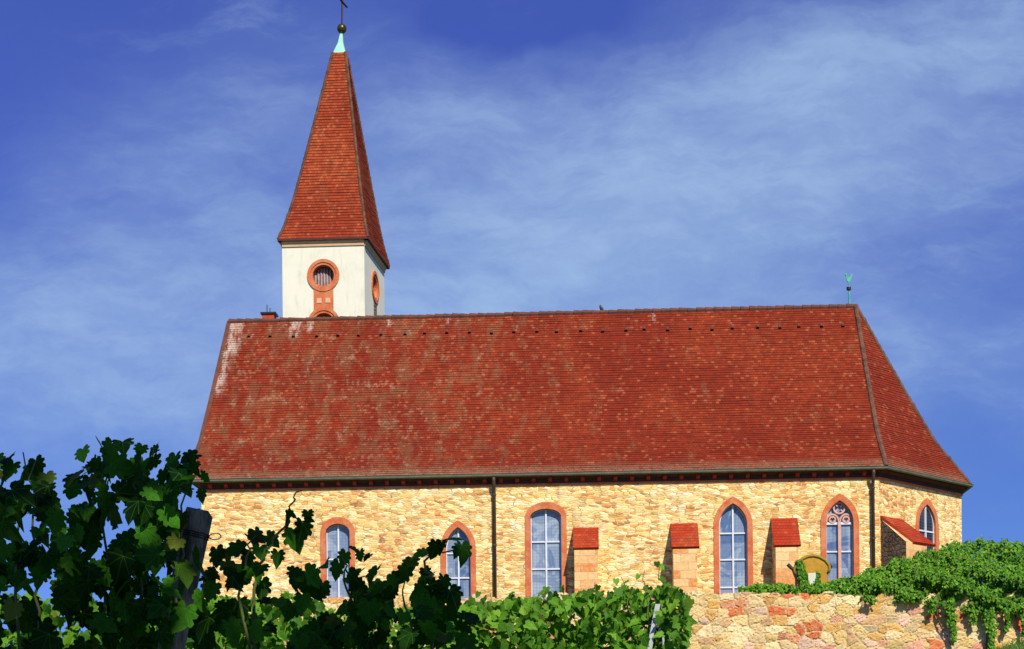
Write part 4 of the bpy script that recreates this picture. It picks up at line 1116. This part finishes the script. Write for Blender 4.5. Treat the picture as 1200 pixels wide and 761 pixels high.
# ------------------------------------------------------------------ ochre headstone behind the wall
HY = 47.2
def hp(u, v, d=0): return aty(u, v, HY)+Vector((0, d, 0))
prof_px = [(934, 700), (936, 684), (931, 674), (929, 668), (932, 661), (938, 655.5), (946, 651.8), (953, 651), (960, 652.5), (967, 656.5), (971.5, 662), (972.5, 667), (970.5, 672), (970, 684), (970, 700)]
root = empty('headstone', (aty(952, 690, HY).x, HY, PLAT), 'ochre round-topped stone with moss down its left edge, behind the retaining wall', 'gravestone')
m, g, p, o_ = new_mat('ochre_lichen_stone'); vv = objn(g); f = g.noise(vv, 4, 5, .7)[0]; f2 = g.noise(vv, 18, 5, .7)[0]
c = g.mix(g.maprange(f, .35, .65), (.36, .19, .02), (.46, .25, .025)); c = g.mix(g.math('MULTIPLY', g.maprange(f2, .5, .75), .5), c, (.22, .15, .03))
g.set(p.inputs['Base Color'], c); p.inputs['Roughness'].default_value = .85; bump(g, p, f2, .5, .02)
def slab(mb, pix, d0, d1, bev=.05):
    n = len(pix); cx = sum(q[0] for q in pix)/n; cy = sum(q[1] for q in pix)/n
    A = [hp(cx+(u-cx)*.93, cy+(v-cy)*.93, d0) for u, v in pix]; B = [hp(u, v, d0+bev) for u, v in pix]; C = [hp(u, v, d1) for u, v in pix]
    mb.poly(A[::-1]); mb.poly(C)
    for i in range(n):
        j = (i+1) % n; mb.poly([A[j], A[i], B[i], B[j]][::-1]); mb.poly([B[j], B[i], C[i], C[j]][::-1])
pp = [(u, v) for u, v in prof_px]
low = aty(950, 700, HY).z
mb = MB(); slab(mb, pp, -.10, .22)
mb.box((hp(934, 700).x, HY-.08, PLAT-.1), (hp(970, 700).x, HY+.2, low)); mb.build('slab', m, root)
mb = MB(); slab(mb, [(946, 673), (956, 672), (957, 680), (955, 686), (951.5, 689), (948, 686), (946, 680)], -.16, -.09, .02)
mb.build('pale_plaque', mat_simple('pale_plaque_stone', (.60, .62, .45), (.50, .52, .36), 6), root)
rim = prof_px[2:13]; mb = MB()
mb.tube([hp(952+(u-952)*.965, 676+(v-676)*.965, -.10) for u, v in rim], .045, 8)
mb.build('carved_rim', mat_simple('mossy_rim_stone', (.22, .16, .02), (.30, .20, .025), 9), root, smooth=True)
rng = np.random.default_rng(9); rn = random.Random(9); pos = []; nr = []; tp = []; sz = []
for k in range(420):
    t = rn.random(); u = 931+9*rn.random()+t*9; v = 657+t*35
    pos.append(hp(u, v, -.13+rn.uniform(-.05, .02))); nr.append((rn.gauss(-.2, .5), -1, rn.gauss(.3, .5))); tp.append((rn.gauss(0, .6), 0, -1)); sz.append(rn.uniform(.05, .09))
leaves('moss', M['ivy_leaf'], root, pos, nr, tp, sz, rng, T_IVY)
pos, nr, tp, sz = [], [], [], []
for k in range(60):
    pos.append(hp(956+4*rn.random(), 670+rn.random()*20, -.17)); nr.append((rn.gauss(-.2, .5), -1, rn.gauss(.3, .5))); tp.append((rn.gauss(0, .6), 0, -1)); sz.append(rn.uniform(.05, .08))
leaves('ivy_sprig', M['ivy_leaf'], root, pos, nr, tp, sz, rng, T_IVY)
mb = MB(); mb.tube([hp(922.5, 662, -.1), hp(927, 666.5, -.1), hp(932.5, 671, -.1), hp(932.8, 700, -.1)], [.055, .05, .035, .03], 8)
mb.build('iron_bar', M['dark_iron'], root)
mb = MB(); mb.tube([hp(972, 660, .05), hp(974.5, 664, .05), hp(972.5, 668, .05)], [.03, .04, .03], 8)
mb.build('iron_hook', M['dark_iron'], root)

# ------------------------------------------------------------------ ivy over the wall
def ivy():
    rng = np.random.default_rng(12); rn = random.Random(12); IY = 45.6
    TOP = [(866, 690), (900, 684), (935, 688), (980, 681), (1005, 674), (1030, 664), (1055, 655), (1080, 648), (1105, 641), (1130, 634), (1160, 633), (1185, 636), (1210, 634), (1300, 640)]
    BOT = [(866, 693), (900, 693), (935, 694), (980, 694), (1005, 699), (1030, 703), (1055, 699), (1080, 704), (1105, 708), (1130, 713), (1160, 715), (1185, 714), (1210, 716), (1300, 716)]
    def ip(T, u):
        for (a, b), (c, d) in zip(T[:-1], T[1:]):
            if a <= u <= c: return b+(d-b)*(u-a)/(c-a)
        return T[-1][1]
    root = empty('ivy', (aty(1120, 690, IY).x, IY, PLAT), 'dense green ivy mounded over the right end of the churchyard wall, strands hanging', 'ivy')
    pos, nr, tp, sz = [], [], [], []
    def lump(u, s=0): return 2.2*math.sin(u*.19)+1.8*math.sin(u*.43+1)+1.2*math.sin(u*1.1+2)
    N = 0
    while N < 31000:
        u = 866+434*rn.random()**.9 if rn.random() < .9 else rn.uniform(866, 1000)
        t_, b_ = ip(TOP, u)+lump(u)*(.35 if u < 1000 else 1), ip(BOT, u)+lump(u*1.7+40)*1.2
        thick = max(3, b_-t_)
        if rn.random() > min(1, thick/80+.12): continue
        f = rn.random()                      # 0 top .. 1 bottom
        v = t_+f*(b_-t_)+rn.gauss(0, 1.2)
        # mound surface: bulges towards the viewer around its lower half, falls back at the top
        bul = min(1, thick/70)
        y = 45.25+bul*(1.30-1.76*min(1, f/.5)**.75+.12*max(0, f-.6)/.4)+rn.gauss(0, .05)
        lm = math.sin(u*.13+v*.11)+math.sin(u*.071-v*.19+2)+.7*math.sin(u*.29+v*.31)
        y -= .14*lm*bul
        if rn.random() < .42 and f < .8: y += rn.uniform(.05, .3+1.0*bul)
        p = aty(u, v, y)
        pos.append(p); nr.append((rn.gauss(0, .45), -.55-.4*f+rn.gauss(0, .35), .75-.5*f+rn.gauss(0, .35))); tp.append((rn.gauss(0, .6), rn.gauss(-.2, .3), rn.gauss(-.8, .4))); sz.append(rn.uniform(.045, .095)); N += 1
    # strands hanging down the face of the wall
    for u0, v0, v1, w, cnt in ((1116, 700, 752, 5.5, 420), (1160, 700, 764, 8, 700), (1180, 712, 738, 4, 190), (1093, 702, 718, 4, 120), (1062, 696, 703, 6, 80), (1198, 700, 745, 3, 130), (1020, 698, 706, 8, 110), (1140, 705, 730, 6, 160), (1232, 700, 760, 9, 300)):
        for k in range(cnt):
            f = rn.random(); ww = w*(1-.55*f)*(1+.25*math.sin(f*9+u0))
            p = aty(u0+rn.gauss(0, .5)*ww+2*math.sin(f*5+u0), v0+f*(v1-v0), 44.80-rn.random()*.16*(1-.5*f))
            pos.append(p); nr.append((rn.gauss(0, .5), -1, rn.gauss(.3, .4))); tp.append((rn.gauss(0, .4), 0, -1)); sz.append(rn.uniform(.05, .10))
    leaves('foliage', M['ivy_leaf'], root, pos, nr, tp, sz, rng, T_IVY)
    mb = MB()
    for pl in ([(1099, 700), (1098, 722), (1103, 735), (1110, 745), (1114, 756)], [(1116, 700), (1115, 735), (1117, 757)], [(1160, 700), (1157, 735), (1156, 764)], [(1178, 712), (1179, 742)], [(1186, 715), (1191, 725)]):
        mb.tube([aty(u, v, 44.84) for u, v in pl], [.03-.004*i for i in range(len(pl))], 6)
    # woody core of the mound
    for k in range(14):
        u = 1030+k*19; y = 45.55; v = ip(TOP, u)+.35*(ip(BOT, u)-ip(TOP, u))
        a = aty(u, ip(BOT, u), y); b = aty(u+rn.uniform(-8, 8), v, y+.15); a.z = PLAT
        mb.tube([a, a.lerp(b, .5)+Vector((.05, 0, 0)), b], [.05, .035, .015], 6)
    mb.build('stems', M['bark'], root, smooth=True, autouv=False)
ivy()

# grass at the foot of the wall (far right corner)
def grass():
    rng = np.random.default_rng(3); n = 5000; P = []; Fc = []
    x = rng.uniform(9.2, 15, n); y = rng.uniform(40.5, 44.85, n)
    for i in range(n):
        z = slope(x[i], y[i]); h = rng.uniform(.05, .15); a = rng.uniform(0, 6.28); dx, dy = .012*math.cos(a), .012*math.sin(a); lx, ly = rng.normal(0, .05, 2); b = len(P)
        P += [(x[i]-dx, y[i]-dy, z-.01), (x[i]+dx, y[i]+dy, z-.01), (x[i]+lx, y[i]+ly, z+h)]; Fc.append((b, b+1, b+2))
    me = bpy.data.meshes.new('grass'); me.from_pydata(P, [], Fc)
    t = np.concatenate([np.repeat(rng.uniform(0, 1, (n, 1)), 3, 1), np.ones((n, 1))], 1); t[:, 1] *= .9
    at = me.color_attributes.new('tint', 'FLOAT_COLOR', 'POINT'); at.data.foreach_set('color', np.repeat(t, 3, 0).astype(np.float32).ravel())
    me.materials.append(leaf_mat('grass_blade', (.06, .16, .01), (.14, .30, .02), (.12, .26, .02), .3)); o = bpy.data.objects.new('grass', me); COL.objects.link(o)
    tag(o, 'short bright green grass at the foot of the stone wall', 'grass', kind='stuff')
grass()

# ------------------------------------------------------------------ added unseen tree behind the viewer, placed to shade the near vines
def shade_tree():
    rng = np.random.default_rng(8); rn = random.Random(8)
    tx, ty = 3.0, -4.4; gz = slope(tx, ty)
    root = empty('added_shade_tree', (tx, ty, gz), 'added leafy tree out of view behind the viewpoint, shading the near vines', 'tree')
    mb = MB(); mb.tube([(tx, ty, gz-.2), (tx+.1, ty, gz+3), (tx-.1, ty+.1, gz+7), (tx, ty, gz+12)], [.34, .27, .2, .08], 10)
    C = []
    for k in range(16):
        a = k*2.4; z = gz+7+rn.uniform(0, 6); r_ = rn.uniform(2.0, 3.9); e = Vector((tx+r_*math.cos(a), ty+r_*math.sin(a), z+1.2)); C.append(e)
        mb.tube([(tx, ty, z-1), Vector((tx, ty, z)).lerp(e, .5), e], [.10, .07, .03], 6)
    mb.build('trunk', M['bark'], root, smooth=True, autouv=False)
    pos, nr, tp, sz = [], [], [], []
    beams = [(aty(u, v, 6.1), r_) for u, v, r_ in ((150, 706, .04), (238, 725, .07), (50, 742, .04), (335, 742, .04), (15, 560, .0), (446, 690, .0), (200, 725, .04), (110, 745, .03))]  # crown leaves are left out along these sun rays to light chosen leaves
    for k in range(5600):
        c = rn.choice(C); d = Vector((rn.gauss(0, 1), rn.gauss(0, 1), rn.gauss(0, .8))); p = c+d*.85
        if any(((p-b)-sun_dir*(p-b).dot(sun_dir)).length < r_+.13 for b, r_ in beams): continue
        pos.append(p); nr.append((rn.gauss(0, .6), rn.gauss(0, .6), 1)); tp.append((rn.gauss(0, 1), rn.gauss(0, 1), -.4)); sz.append(rn.uniform(.20, .32))
    leaves('crown', M['tree_leaf'], root, pos, nr, tp, sz, rng, T_IVY)
shade_tree()
